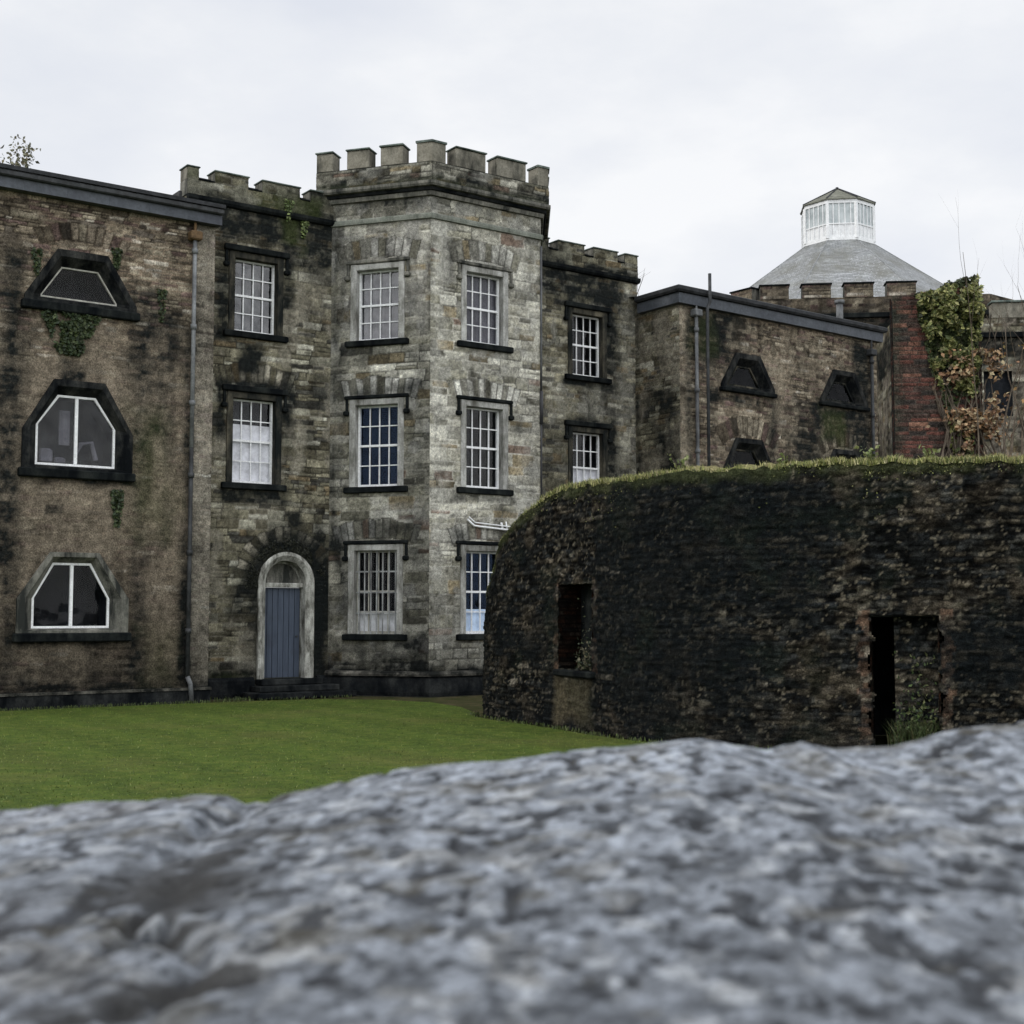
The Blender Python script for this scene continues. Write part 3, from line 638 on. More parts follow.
wallbox('fascia', M['lead'], wing, FW, -9, .06, .0, .26, 11.42, 11.66)
for a in np.arange(-8.4, 0, .95): MB().box(FW, a, a+.02, .258, .268, 11.43, 11.655).build('fascia_seam', M['lead'], wing)
MB().box(FW, -9, .08, -.1, .36, 11.661, 11.80, .03).build('gutter', M['iron'], wing)
rf = MB(); rf.v = [FW.w(-9, .38, 11.81), FW.w(.10, .38, 11.81), FW.w(.10, -9, 12.8), FW.w(-9, -9, 12.8), FW.w(-9, .38, 11.90), FW.w(.10, .38, 11.90), FW.w(.10, -9, 12.88), FW.w(-9, -9, 12.88)]
rf.f = [(0, 1, 5, 4), (1, 2, 6, 5), (4, 5, 6, 7), (3, 0, 4, 7), (3, 2, 1, 0)]; rf.build('roof', M['slate_edge'], wing)
splay(wing, FW, c0, OT, IT, 'splay', 'cream', False, 'glass_clear', 'shallow trapezoid window under the eaves in a black stone surround', .035)
splay(wing, FW, c0, OM, IM, 'splay', 'white_wood', True, 'glass_mid', 'hexagonal white mullioned window with clutter behind the glass')
cw_ = MB(); cw_.box(FW, c0-.75, c0-.45, -.5, -.3, 5.46, 5.80, .05).box(FW, c0-.40, c0-.15, -.55, -.35, 5.46, 5.62, .04).tube([FW.w(c0+.05, -.4, 5.5), FW.w(c0+.2, -.4, 5.95), FW.w(c0+.45, -.42, 6.0), FW.w(c0+.55, -.4, 5.6)], .06, 8).box(FW, c0-.3, c0-.05, -.45, -.42, 5.9, 6.7, .01)
cw_.build('clutter', M['curtain'], wing)
splay(wing, FW, c0-.02, OB, IB, 'mid_stone', 'white_wood', True, 'glass_clear', 'hexagonal white mullioned window nearest the lawn in a grey stone surround')
def downpipe(bld, fr, s, z0, z1, r=.05, hopper=True, mat='pipe_grey', t=.12, split=None):
    m = MB(); m.tube([fr.w(s, t, z0), fr.w(s, t, z1)], r, 10)
    z = z0+1.0
    while z < z1-.2: m.tube([fr.w(s, t, z), fr.w(s, t, z+.12)], r*1.45, 10); z += 1.83
    o = m.build('downpipe', M[mat], bld, True)
    if hopper:
        h = MB(); h.box(fr, s-.15, s+.15, t-.11, t+.13, z1, z1+.22, .03); h.tube([fr.w(s, t, z1+.22), fr.w(s, t, z1+.62)], .035, 8); h.build('rainwater_hopper', M['rust' if hopper == 'rust' else mat], o)
    return o
downpipe(wing, FW, -.56, 6.0, 10.98, hopper='rust')
downpipe(wing, FW, -.56, .62, 5.995, hopper=False, mat='iron')
MB().tube([FW.w(-.56, .12, .62), FW.w(-.5, .16, .45), FW.w(-.46, .16, .05)], .055, 10).build('downpipe_shoe', M['pipe_grey'], wing, True)

low = empty('prison_wing', FL.w(4, 0, 0), 'brown rubble wing right of the tower with black trapezoid windows under a low lead eave', 'building', 'prison wings with splayed windows')
lst = coursed(53, P_WING, W_WING, (.17, .135, .10), rh=(.05, .15), wd=(.15, .45), gain=1.08, amp=.03, palec=(.235, .205, .155), renderk=.53, base=.45, drk=.45, jit=.035,
    arch=[(2.92, 5.6, 1.95, 2.55, .62, 12), (7.58, 5.6, 1.95, 2.5, .6, 12)],
    pale=[(-.0, .45, 4, 11.4, .08, .95, .02), (3.9, 5.2, 7.8, 10.5, .6, .6, .5), (5.2, 6.6, 9.5, 11, .6, .4, .5), (1.4, 3.3, 7.7, 8.2, .3, .5, .2), (2.1, 2.7, 10.3, 11, .4, .4, .3)],
    dark=[(.45, 2.4, 9.6, 11.4, .9, .8, .5), (3.9, 4.3, 5, 9.5, .5, .55, .3), (1.2, 1.5, 6, 9, .5, .5, .3), (8.2, 8.9, 5, 11.2, .5, .7, .2), (5.2, 6.4, 6, 8.6, .8, .5, .5), (6.1, 7.9, 7.7, 8.8, .4, .7, .35), (8.1, 9, 4, 11, .5, .55, .3), (.25, .5, 4, 11, .15, .5, .1), (1.2, 3.5, 8.5, 8.8, .2, .6, .15), (5.9, 8.2, 8.5, 8.8, .2, .7, .15), (4.5, 6, 5, 8, .8, .4, .5), (2.9, 3.3, 10, 11.2, .4, .45, .3)],
    moss=[(6.4, 7.6, 7.7, 8.7, .4, .5, .3), (.3, 1.6, 10, 11.3, .5, .35, .4)])
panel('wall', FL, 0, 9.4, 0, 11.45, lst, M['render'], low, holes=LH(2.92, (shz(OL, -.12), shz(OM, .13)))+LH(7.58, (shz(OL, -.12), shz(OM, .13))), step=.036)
sst = coursed(57, P_MAIN, W_MAIN, (.17, .15, .12), rh=(.08, .2), wd=(.2, .5), gain=.95, palec=(.21, .19, .15), renderk=.42, base=.4,
    dark=[(1.2, 1.9, 5, 8.5, .5, .7, .5), (.6, 1.5, 7, 9, .5, .5, .5), (0, .2, 5, 11.5, .2, .6, .1)])
panel('wall', FS, -.1, LS, 0, 11.45, sst, M['render'], low, step=.036)
FLb = Fr(FL.w(9.4, 0, 0)[:2], (-FL.n[0], -FL.n[1])); panel('wall', FLb, 0, 6, 0, 11.45, lst, M['render'], low, step=.1)
EP = [FS.P+FS.d*.30, FL.P, np.array(FL.w(9.4, 0, 0)[:2]), np.array(FL.w(9.4, -5, 0)[:2])]
band([(-.05, 11.26), (.16, 11.28), (.17, 11.58), (-.05, 11.60)], EP, 'fascia', 'lead', low)
band([(.05, 11.585), (.24, 11.60), (.28, 11.66), (.28, 11.76), (.2, 11.80), (-.1, 11.84)], EP, 'gutter', 'slate_edge', low)
rf = MB(); q = [tuple(p) for p in offset_poly(EP, .2)]; rf.v = [(q[0][0], q[0][1], 11.80), (q[1][0], q[1][1], 11.80), (q[2][0], q[2][1], 11.80), (*FL.w(9.7, -7, 0)[:2], 12.5), (*FL.w(-1.0, -7, 0)[:2], 12.5)]
rf.f = [(0, 1, 2, 3, 4)]; rf.build('roof', M['slate_edge'], low)
for c in (2.92, 7.58):
    splay(low, FL, c, shz(OL, -.12), shz(IL, -.12), 'splay', 'jamb', False, 'glass_clear', fw=.05)
    splay(low, FL, c, shz(OM, .13), shz(IM, .13), 'splay', 'jamb', False, 'glass_clear', fw=.05)
downpipe(low, FL, .60, 4, 10.95, .055)
downpipe(low, FL, 8.98, 4, 10.75, .055, mat='iron')
MB().tube([FL.w(.78, .40, 3.5), FL.w(.78, .40, 11.15), FL.w(.90, .40, 11.4), FL.w(.90, .40, 12.25)], .05, 10).build('vent_pipe', M['iron'], low, True)
MB().tube([FL.w(8.5, -.8, 11.7), FL.w(8.5, -.8, 12.62)], .12, 12).tube([FL.w(8.5, -.8, 12.63), FL.w(8.5, -.8, 12.75)], .17, 12).build('flue', M['pipe_grey'], low, True)

# ================================================================== 3. octagonal drum behind
def m_slate():
    m, nt, o = nodes('slates'); uv = N(nt, 'ShaderNodeUVMap'); uv.uv_map = 'UVMap'
    b = N(nt, 'ShaderNodeTexBrick', offset=.5); b.inputs['Scale'].default_value = 1
    for k, v in (('Color1', (.19, .20, .205, 1)), ('Color2', (.30, .31, .32, 1)), ('Mortar', (.09, .095, .10, 1)), ('Mortar Size', .010), ('Mortar Smooth', .2), ('Bias', 0.), ('Brick Width', .26), ('Row Height', .145)): b.inputs[k].default_value = v
    nt.links.new(uv.outputs[0], b.inputs['Vector'])
    v = mapping(nt); n1 = noise(nt, v, .55, 5, .7); n2 = noise(nt, v, 6, 5, .7)
    c = mixc(nt, b.outputs[0], ramp(nt, n2, [(.3, (.7,)*3), (.7, (1.3,)*3)]), 1., 'MULTIPLY')
    c = mixc(nt, c, (.13, .13, .11), ramp(nt, n1, [(.40, (0,)*3), (.62, (.85,)*3)])); n4 = noise(nt, mapping(nt, (1, 1, .25)), 1.6, 5, .7); c = mixc(nt, c, (.36, .38, .38), ramp(nt, n4, [(.54, (0,)*3), (.68, (.5,)*3)]))
    fin(nt, o, c, .55, bump(nt, b.outputs['Fac'], -.8, .03), .5); return m
M['slate'] = m_slate(); M['hip'] = m_stone('hip_slates', (.20, .21, .215), (.28, .29, .30), (.12, .12, .115), .4)
DC = (15.98, 65.0); drum = empty('octagonal_hall', (DC[0], DC[1], 0), 'octagonal battlemented hall with a pale slate roof and a white glazed lantern', 'building')
na = math.radians(-90-6.6)  # normal angle of the front face
def octo(r_in, z, k0=0, n=8):
    R_ = r_in/math.cos(math.pi/8)
    return [(DC[0]+R_*math.cos(na+math.pi/8*(2*k-1)), DC[1]+R_*math.sin(na+math.pi/8*(2*k-1)), z) for k in range(n)]
rin = 11.0
dst = coursed(61, P_WING, W_WING, (.13, .11, .085), rh=(.1, .22), wd=(.2, .5), gain=.75, base=.5, drk=.42, palec=(.18, .165, .135), dark=[(-1, 12, 9, 14.35, .7, .92, .3)])
def facefr(r_, k):
    P = octo(r_, 0); a = np.array(P[k % 8][:2]); b = np.array(P[(k+1) % 8][:2]); return Fr(a, b-a), float(np.hypot(*(b-a)))
for k in (-2, -1, 0, 1, 2):
    fr, L = facefr(rin, k); panel('wall', fr, 0, L, 0, 14.92, dst, M['masonry'], drum, step=.06, fade=0)
    MB().box(fr, .05, L-.05, -.02, .16, 14.05, 14.25, .02).build('cornice', M['hood_stone'], drum)
    wallbox('parapet_core', M['mid_stone'], drum, fr, .1, L-.1, -.5, -.03, 13.5, 14.91)
    pitch = 1.69; nm = 5
    nm = {0: 4, -1: 5, -2: 5}.get(k, 0)
    for i in range(nm):
        a = (.78 if k == -1 else .0)+pitch*i; o = MB().box(fr, a, a+1.15, -.5, .02, 14.921, 15.46, .015).build('merlon', M['mid_stone'], drum)
        panel('merlon_face', fr, a, a+1.15, 14.922, 15.46, dst if False else coursed(62, P_WING, W_WING, (.15, .12, .09), rh=(.09, .2), wd=(.2, .5), palec=(.2, .17, .13), gain=.85), M['masonry'], o, t0=.03, step=.05, fade=0)
        MB().box(fr, a-.05, a+1.20, -.55, .09, 15.461, 15.53, .015).build('coping', M['hood_stone'], o)
fr, L = facefr(rin, 0)
bw = MB(); BO = 6.25; bw.box(fr, BO+.0, BO+.5, .0, .06, 9.2, 12.6); 
for i in range(4): bw.box(fr, BO+.02+i*.12, BO+.12+i*.12, .061, .085, 9.25, 12.55)
bw.build('boarded_window', M['cream'], drum)
# slate roof
ro = 8.4; rl = 1.66; zl = 19.98; zr = 14.45
A = octo(ro, zr); B = octo(rl-.15, zl)
me = bpy.data.meshes.new('roof'); V = []; F = []; UV = []
slen = math.hypot(ro-rl, zl-zr)
NSD = 60
for k in range(8):
    a0, a1 = A[k], A[(k+1) % 8]; b0, b1 = B[k], B[(k+1) % 8]
    wb = math.dist(a0, a1); wt = math.dist(b0, b1)
    for i in range(NSD):   # slates lapped in stepped courses
        u0, u1 = i/NSD, (i+1)/NSD; lp = lambda p, q, u: tuple(p[j]+(q[j]-p[j])*u for j in range(3)); n0 = len(V)
        V += [lp(a0, b0, u0), lp(a1, b1, u0), lp(a1, b1, u1), lp(a0, b0, u1)]
        for j in (0, 1): V[n0+j] = (V[n0+j][0], V[n0+j][1], V[n0+j][2]+.008)
        F.append((n0, n0+1, n0+2, n0+3)); w0 = wb+(wt-wb)*u0; w1 = wb+(wt-wb)*u1
        UV += [(-w0/2+k*9, u0*slen), (w0/2+k*9, u0*slen), (w1/2+k*9, u1*slen), (-w1/2+k*9, u1*slen)]
org = (DC[0], DC[1], zr)
me.from_pydata([(x-org[0], y-org[1], z-org[2]) for x, y, z in V], [], F); u = me.uv_layers.new(name='UVMap'); u.data.foreach_set('uv', np.array(UV, dtype=np.float32).ravel()); me.update()
roof = link('roof', me, M['slate'], drum, org)
rg = MB()
for k in range(8): rg.tube([tuple(np.array(A[k])+[0, 0, .0]), tuple(np.array(B[k])+[0, 0, .0])], .03, 6)
rg.build('hip', M['hip'], roof)
# lantern
lan = MB()
def ringpoly(m, r0, z0, r1, z1):
    b = len(m.v); m.v += octo(r0, z0)+octo(r1, z1)
    for i in range(8): j = (i+1) % 8; m.f.append((b+i, b+j, b+8+j, b+8+i))
ringpoly(lan, rl, 19.88, rl, 20.08); ringpoly(lan, rl, 20.08, rl-.04, 20.08); ringpoly(lan, rl-.04, 21.69, rl, 21.69); ringpoly(lan, rl, 21.69, rl, 21.87)
lan.v = lan.v
for k in range(8):
    fr, L = facefr(rl, k)
    lan.box(fr, -.07, .07, -.10, .03, 19.98, 21.72)
    for i in range(1, 5): a = L*i/5; lan.box(fr, a-.022, a+.022, -.05, -.005, 20.08, 21.69)
    lan.box(fr, .05, L-.05, -.05, .0, 20.66, 20.72)
lantern = lan.build('lantern', M['white_wood'], drum)
gp = MB(); ringpoly(gp, rl-.05, 20.08, rl-.05, 21.69); 
mg, nt, o = nodes('lantern_glass'); fin(nt, o, ramp(nt, noise(nt, mapping(nt), 2.2, 4), [(.35, (.28, .32, .33)), (.65, (.48, .52, .53))]), .25, None, .6); M['lglass'] = mg
gp.build('pane', M['lglass'], lantern)
gp = MB(); ringpoly(gp, rl-.045, 20.08, rl-.045, 20.66); gp.build('lower_panel', M['white_wood'], lantern)
lr = MB(); P = octo(rl+.07, 21.86); apex = (DC[0], DC[1], 22.90); lr.v = P+octo(rl+.07, 21.91)+[apex]
for i in range(8): j = (i+1) % 8; lr.f += [(i, j, 8+j, 8+i), (8+i, 8+j, 16)]
lr.f.append(tuple(range(8))[::-1]); lr.build('lantern_roof', m_stone('lead_cap', (.12, .125, .10), (.2, .2, .17), (.08, .08, .07), .4), drum)
rg = MB()
for p in P: rg.tube([(p[0], p[1], 21.92), (apex[0], apex[1], 22.92)], .035, 6)
rg.tube([(apex[0], apex[1], 22.84), (apex[0], apex[1], 22.96)], .07, 8); rg.build('lantern_ridge', M['slate_edge'], drum)

# battlemented wall to the right of the brick stub
cw = empty('battlemented_wall', (19, 49, 0), 'battlemented stone wall behind the saplings at the right edge', 'wall')
FX = Fr((14.2, 49.5), (1, -.10))
xst = coursed(67, P_MAIN, W_MAIN, (.16, .14, .11), rh=(.1, .25), wd=(.25, .6), gain=1.0, base=.4, drk=.45, palec=(.27, .24, .2), renderk=.5, dark=[(-1, 12, 11.2, 12.5, .5, .8, .3)])
panel('wall', FX, 0, 10, 0, 12.95, xst, M['masonry'], cw, step=.06, holes=[rect_hole(3.2, 4.2, 9.3, 11.0)])
MB().box(FX, 3.1, 4.3, -.5, -.3, 9.2, 11.1).build('blocked_window', M['room'], cw)
MB().box(FX, 0, 10, -.02, .16, 12.2, 12.4, .02).build('cornice', M['hood_stone'], cw)
wallbox('parapet_core', M['mid_stone'], cw, FX, 0, 10, -.6, -.03, 12.0, 12.94)
for a, b in ((1.4, 2.9), (3.55, 5.4), (6.0, 7.6), (8.2, 9.8)):
    o = MB().box(FX, a, b, -.5, .01, 12.951, 13.52, .015).build('merlon', M['merlon'], cw); MB().box(FX, a-.05, b+.05, -.55, .08, 13.521, 13.6, .015).build('coping', M['coping'], o)
panel('wall', Fr(FX.w(0, -6, 0)[:2], (FX.n[0], FX.n[1])), 0, 6, 0, 12.95, xst, M['masonry'], cw, step=.1)

# ================================================================== 4. curved rubble wall
ctrl = [(2.4, 30.6), (1.3, 30.2), (.3, 29.6), (-.42, 28.8), (-.58, 27.9), (-.22, 26.95), (.32, 26.0), (.89, 25.0), (1.45, 23.8), (2.15, 22.6), (3.15, 21.6), (4.5, 20.95), (6, 20.45), (7.7, 20.05), (10, 19.6), (13, 19.3), (16, 19.2)]
def catmull(pts, k=24):
    P = [np.array(p, float) for p in pts]; P = [2*P[0]-P[1]]+P+[2*P[-1]-P[-2]]; out = []
    for i in range(1, len(P)-2):
        for j in range(k):
            t = j/k; a, b, c, d = P[i-1], P[i], P[i+1], P[i+2]
            out.append(.5*((2*b)+(c-a)*t+(2*a-5*b+4*c-d)*t*t+(3*b-a-3*c+d)*t**3))
    out.append(P[-2]); return np.array(out)
cur = catmull(ctrl); seg = np.r_[0, np.cumsum(np.hypot(*np.diff(cur, axis=0).T))]; UL = seg[-1]
def cpos(u): return np.stack([np.interp(u, seg, cur[:, 0]), np.interp(u, seg, cur[:, 1])], -1)
def cnorm(u):
    a = cpos(np.clip(u-.05, 0, UL)); b = cpos(np.clip(u+.05, 0, UL)); d = b-a; d /= np.linalg.norm(d, axis=-1, keepdims=True); return np.stack([d[..., 1], -d[..., 0]], -1)
imin = int(np.argmin(cur[:, 0])); U0 = seg[imin]
def uX(x): return float(np.interp(x, cur[imin:, 0], seg[imin:]))
uq = [0, U0-.4, U0, uX(-.45), uX(-.27), uX(-.05), uX(.32), uX(.6), uX(.9), UL]; zq = [1.2, 1.4, 2.15, 2.85, 3.5, 3.82, 4.12, 4.28, 4.38, 4.40]
def ztop(u): return np.interp(u, uq, zq)+.10*(fbm(u*1.5, u*0+2, 4, 71)-.5)+.10*(fbm(u*6, u*0+5, 3, 75)-.5)
wu0, wu1 = uX(.87), uX(1.42); du0, du1 = uX(5.45), uX(6.42)
print('rubble u', UL, wu0, wu1, du0, du1)
def rubble_style(seed, arch_u=None):
    def f(s, z):
        edge, r = stone_map(s, z, seed, (.035, .11), (.10, .34), .04, .3, .05)
        # brick jambs beside the openings
        bj = (((s > wu0-.28) & (s < wu0+.0)) | ((s > wu1) & (s < wu1+.28))) & (z > 1.0) & (z < 2.75)
        bj |= (((s > du0-.28) & (s < du0)) | ((s > du1) & (s < du1+.25))) & (z < 2.15)
        jag = vn(np.floor(z/.08)*3.7, s*0, 5)*.22
        bj &= ~((s < wu0-.06-jag) & (s > wu0-.4)) & ~((s > wu1+.06+jag) & (s < wu1+.4)) & ~((s < du0-.06-jag) & (s > du0-.5)) & ~((s > du1+.06+jag) & (s < du1+.5))
        eb, rb = stone_map(s, z, seed+3, (.075, .08), (.2, .26), .006, 0, 0.01)
        edge = np.where(bj, eb, edge)
        c = palette(r[0], [(.042, .041, .036), (.028, .029, .028), (.062, .054, .041), (.09, .078, .060), (.018, .02, .021), (.30, .27, .22)], [4, 5, 3, 1.6, 4, .12])
        c = c*(.6+.8*r[1])[..., None]
        cb = palette(rb[0], [(.13, .085, .06), (.09, .065, .05), (.22, .19, .15), (.06, .05, .045)], [3, 3, 1.3, 2])
        c = np.where(bj[..., None], cb, c)
        fine = fbm(s*13, z*13, 3, seed+4); med = fbm(s*2, z*2, 5, seed+5); big = fbm(s*.5, z*.6, 4, seed+6)
        hf = fbm(s*22, z*26, 3, seed+14); c = c*(.25+1.45*fine)[..., None]*(.4+1.2*hf)[..., None]; c = mix(c, (.004, .005, .005), (1-ss(.004, .024, edge))*.85*(~bj))
        c = mix(c, (.085, .07, .05), ss(.56, .72, med)*.55*(~bj))
        spk = ss(.80, .86, vn(s*9, z*14, seed+7)*.6+fbm(s*1.2, z*1.2, 3, seed+8)*.55); c = mix(c, (.22, .20, .155), spk*.45)
        dark = np.clip(ss(.44, .60, big)*.8, 0, .85)
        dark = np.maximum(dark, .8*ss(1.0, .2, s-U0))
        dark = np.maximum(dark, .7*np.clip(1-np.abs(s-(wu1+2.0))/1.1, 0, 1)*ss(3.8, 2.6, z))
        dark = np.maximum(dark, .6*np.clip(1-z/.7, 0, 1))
        crust = fbm(s*9, z*10, 4, seed+15); crust = fbm(s*7, z*17, 4, seed+15); c = c*(.35+1.3*ss(.33, .70, crust))[..., None]*.56; c = mix(c, (.20, .175, .13), ss(.70, .76, fbm(s*16, z*18, 3, seed+16))*.5)
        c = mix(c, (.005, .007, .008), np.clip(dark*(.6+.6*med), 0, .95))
        # plaster patch below the small window, pale lumps
        pl = rect_mask(s, z, (wu0-.12, wu1-.08, .15, .90, .25, .6, .2), 3); c = mix(c, (.10, .085, .055), pl)
        zt = ztop(s); up = ss(.22, 0, zt-z+.35*(fbm(s*3, z*3, 3, 9)-.5)); c = mix(c, (.05, .058, .025), up*.6)
        gl = ss(.6, .75, fbm(s*1.5+9, z*1.5, 4, seed+12)); c = mix(c, (.012, .018, .012), gl*.25)
        h = .032*ss(0, .022, edge)*(.1+.9*r[2])+.025*(fbm(s*7, z*17, 4, seed+15)-.5)+.05*(med-.5)+.12*(big-.5)+.035*(fine-.5)
        h = h*np.where(bj, .5, 1)
        return h, c
    return f
rst = rubble_style(83)
ruin = empty('ruined_rubble_wall', (4.5, 21, 0), 'blackened curving rubble wall with a grassy top, a doorway and a small window hole', 'wall')
nu = int(UL/.03); nz = 150
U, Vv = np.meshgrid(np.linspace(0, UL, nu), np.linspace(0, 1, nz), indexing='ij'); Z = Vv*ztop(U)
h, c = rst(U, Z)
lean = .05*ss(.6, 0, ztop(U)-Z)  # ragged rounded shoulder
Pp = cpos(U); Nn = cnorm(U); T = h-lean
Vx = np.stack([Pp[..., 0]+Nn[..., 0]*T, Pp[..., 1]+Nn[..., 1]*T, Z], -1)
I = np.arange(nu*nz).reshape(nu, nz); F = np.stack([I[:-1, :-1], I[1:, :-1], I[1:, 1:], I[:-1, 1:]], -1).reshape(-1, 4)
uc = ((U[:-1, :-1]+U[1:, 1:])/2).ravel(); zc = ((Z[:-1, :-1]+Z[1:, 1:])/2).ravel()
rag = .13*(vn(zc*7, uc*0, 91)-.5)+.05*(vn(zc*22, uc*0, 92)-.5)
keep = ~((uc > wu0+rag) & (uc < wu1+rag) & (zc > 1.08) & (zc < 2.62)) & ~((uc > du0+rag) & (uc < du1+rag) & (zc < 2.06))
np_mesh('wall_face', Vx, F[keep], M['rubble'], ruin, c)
# top, back and reveals
TH = .75
nt_ = 12
U2, W2 = np.meshgrid(np.linspace(0, UL, nu//2), np.linspace(0, 1, nt_), indexing='ij')
zz = ztop(U2)+.10*np.sin(W2*math.pi)+.05*(fbm(U2*5, W2*4, 3, 8)-.5)*np.minimum(W2*8, 1)
off = -.12-(TH-.12)*W2; hh, _ = rst(U2, ztop(U2)); off = off+hh*(1-W2)
P2 = cpos(U2); N2 = cnorm(U2); V2 = np.stack([P2[..., 0]+N2[..., 0]*off, P2[..., 1]+N2[..., 1]*off, zz], -1)
nn_ = U2.shape[0]; I = np.arange(nn_*nt_).reshape(nn_, nt_); F2 = np.stack([I[:-1, :-1], I[1:, :-1], I[1:, 1:], I[:-1, 1:]], -1).reshape(-1, 4)
ct = mix(np.zeros(U2.shape+(3,))+np.array([.13, .145, .045]), (.19, .17, .085), ss(.4, .6, fbm(U2*3, W2*3, 4, 4)))
ct = mix(ct, (.012, .013, .012), ss(4.15, 3.9, ztop(U2)))
np_mesh('turf_top', V2, F2, M['rubble'], ruin, ct)
U3, V3 = np.meshgrid(np.linspace(0, UL, 300), np.linspace(0, 1, 30), indexing='ij'); Z3 = V3*ztop(U3); P3 = cpos(U3); N3 = cnorm(U3)
VV = np.stack([P3[..., 0]-N3[..., 0]*TH, P3[..., 1]-N3[..., 1]*TH, Z3], -1); I = np.arange(300*30).reshape(300, 30); F3 = np.stack([I[:-1, :-1], I[:-1, 1:], I[1:, 1:], I[1:, :-1]], -1).reshape(-1, 4)
uc = ((U3[:-1, :-1]+U3[1:, 1:])/2).ravel(); zc = ((Z3[:-1, :-1]+Z3[1:, 1:])/2).ravel()
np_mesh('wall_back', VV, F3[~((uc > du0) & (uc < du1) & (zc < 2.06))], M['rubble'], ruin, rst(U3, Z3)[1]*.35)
def cfr(u): 
    p = cpos(np.array(u)); n = cnorm(np.array(u)); return p, n
def reveal(name, u, z0, z1, depth, lum=1., brick=True):
    p, n = cfr(u); fr = Fr(p-n*depth, n)
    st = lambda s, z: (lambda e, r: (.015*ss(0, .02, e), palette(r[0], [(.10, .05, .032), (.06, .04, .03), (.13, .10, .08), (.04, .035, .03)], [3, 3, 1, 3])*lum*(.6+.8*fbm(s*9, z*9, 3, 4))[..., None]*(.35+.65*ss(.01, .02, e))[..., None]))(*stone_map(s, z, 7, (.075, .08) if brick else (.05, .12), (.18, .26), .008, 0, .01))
    return panel(name, fr, 0, depth+.01, z0, z1, st, M['rubble'], ruin, step=.03, fade=0)
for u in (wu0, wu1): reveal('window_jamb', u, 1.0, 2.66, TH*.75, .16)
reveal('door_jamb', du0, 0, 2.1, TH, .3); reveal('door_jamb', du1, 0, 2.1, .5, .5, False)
p, n = cfr((wu0+wu1)/2); FWi = Fr(p, (-n[1], n[0])); hw = (wu1-wu0)/2
MB().box(FWi, -hw-.12, hw+.10, -TH*.7, .10, .95, 1.07, .025).build('window_sill', M['hood_stone'], ruin)
MB().box(FWi, -hw-.1, hw+.1, -TH*.7, -.05, 2.62, 2.74, .02).build('lintel', M['hood_stone'], ruin)
MB().box(FWi, -hw-.1, hw+.1, -TH*.8, -TH*.62, .9, 2.7).build('blocked_window', M['hood_stone'], ruin)
p, n = cfr((du0+du1)/2); FDi = Fr(p, (-n[1], n[0])); hw = (du1-du0)/2
MB().box(FDi, -hw-.12, hw+.15, -TH, -.03, 2.04, 2.15, .03).build('lintel', M['hood_stone'], ruin)
panel('blocking_masonry', FDi, -.16, hw+.05, 0, 2.1, lambda s, z: (rst(s+40, z)[0]*.7, rst(s+40, z)[1]*2.2), M['rubble'], ruin, t0=-.42, fade=0)
# little room behind the doorway
mb = MB(); mb.box(FDi, -hw-1.5, hw+1.2, -3.2, -3.0, 0, 3.0); mb.box(FDi, -hw-1.5, hw+1.2, -3.0, -TH-.01, 2.5, 2.65); mb.box(FDi, -hw-1.5, -hw-1.3, -3.0, -TH-.01, 0, 2.5); mb.box(FDi, hw+1.0, hw+1.2, -3.0, -TH-.01, 0, 2.5)
mb.build('inner_walls', M['room'], ruin)

# ------------------------------------------------------------------ leaves
def leaves(name, P, size, cols, mat, parent=None, nrm=None, flat=.5, seed=0, aspect=1.5, label=None):
    """one mesh of small folded leaves; P (n,3) world"""
    rs = np.random.RandomState(seed); n = len(P); P = np.asarray(P)
    d = rs.normal(size=(n, 3));
    if nrm is not None: d = d*flat+np.asarray(nrm)
    d /= np.linalg.norm(d, axis=1, keepdims=True); a = np.cross(d, rs.normal(size=(n, 3))); a /= np.linalg.norm(a, axis=1, keepdims=True); b = np.cross(d, a)
    sz = (np.asarray(size) if np.ndim(size) else np.full(n, size))*rs.uniform(.6, 1.3, n)
    sz = sz[:, None]; A = a*sz*aspect/2; B = b*sz/2; D = d*sz*.18
    V = np.stack([P-A, P+B*.9-A*.1+D, P+A, P-B*.9-A*.1+D], 1).reshape(-1, 3)
    F = np.arange(4*n).reshape(n, 4); F = np.concatenate([F[:, [0, 1, 2]], F[:, [0, 2, 3]]])
    c = np.asarray(cols)[rs.randint(0, len(cols), n)]*rs.uniform(.6, 1.35, (n, 1)); c = np.repeat(c, 4, axis=0)
    return np_mesh(name, V, F, mat, parent, c, smooth=False)
def blades(name, P, hgt, cols, mat, parent=None, seed=0, wid=.012, lean=.5):
    rs = np.random.RandomState(seed); n = len(P); P = np.asarray(P); a = rs.uniform(0, 2*math.pi, n); h = hgt*rs.uniform(.4, 1.3, n)
    dx = np.stack([np.cos(a), np.sin(a), a*0], -1)*wid; b = rs.uniform(0, 2*math.pi, n); ln = rs.uniform(.1, 1, n)*lean
    tip = P+np.stack([np.cos(b)*ln*h, np.sin(b)*ln*h, h], -1); mid = P+(tip-P)*.5+np.stack([b*0, b*0, h*.12], -1)
    V = np.stack([P-dx, P+dx, mid+dx*.7, mid-dx*.7, tip], 1).reshape(-1, 3); k = np.arange(n)*5
    F = np.concatenate([np.stack([k, k+1, k+2], -1), np.stack([k, k+2, k+3], -1), np.stack([k+3, k+2, k+4], -1)])
    c = np.asarray(cols)[rs.randint(0, len(cols), n)]*rs.uniform(.6, 1.4, (n, 1)); return np_mesh(name, V, F, mat, parent, np.repeat(c, 5, axis=0), smooth=False)
rs = np.random.RandomState(5)
G_GRASS = [(.22, .23, .07), (.30, .28, .12), (.13, .15, .04), (.36, .33, .18), (.08, .10, .03)]
G_DEAD = [(.22, .19, .10), (.17, .14, .08), (.12, .12, .04)]
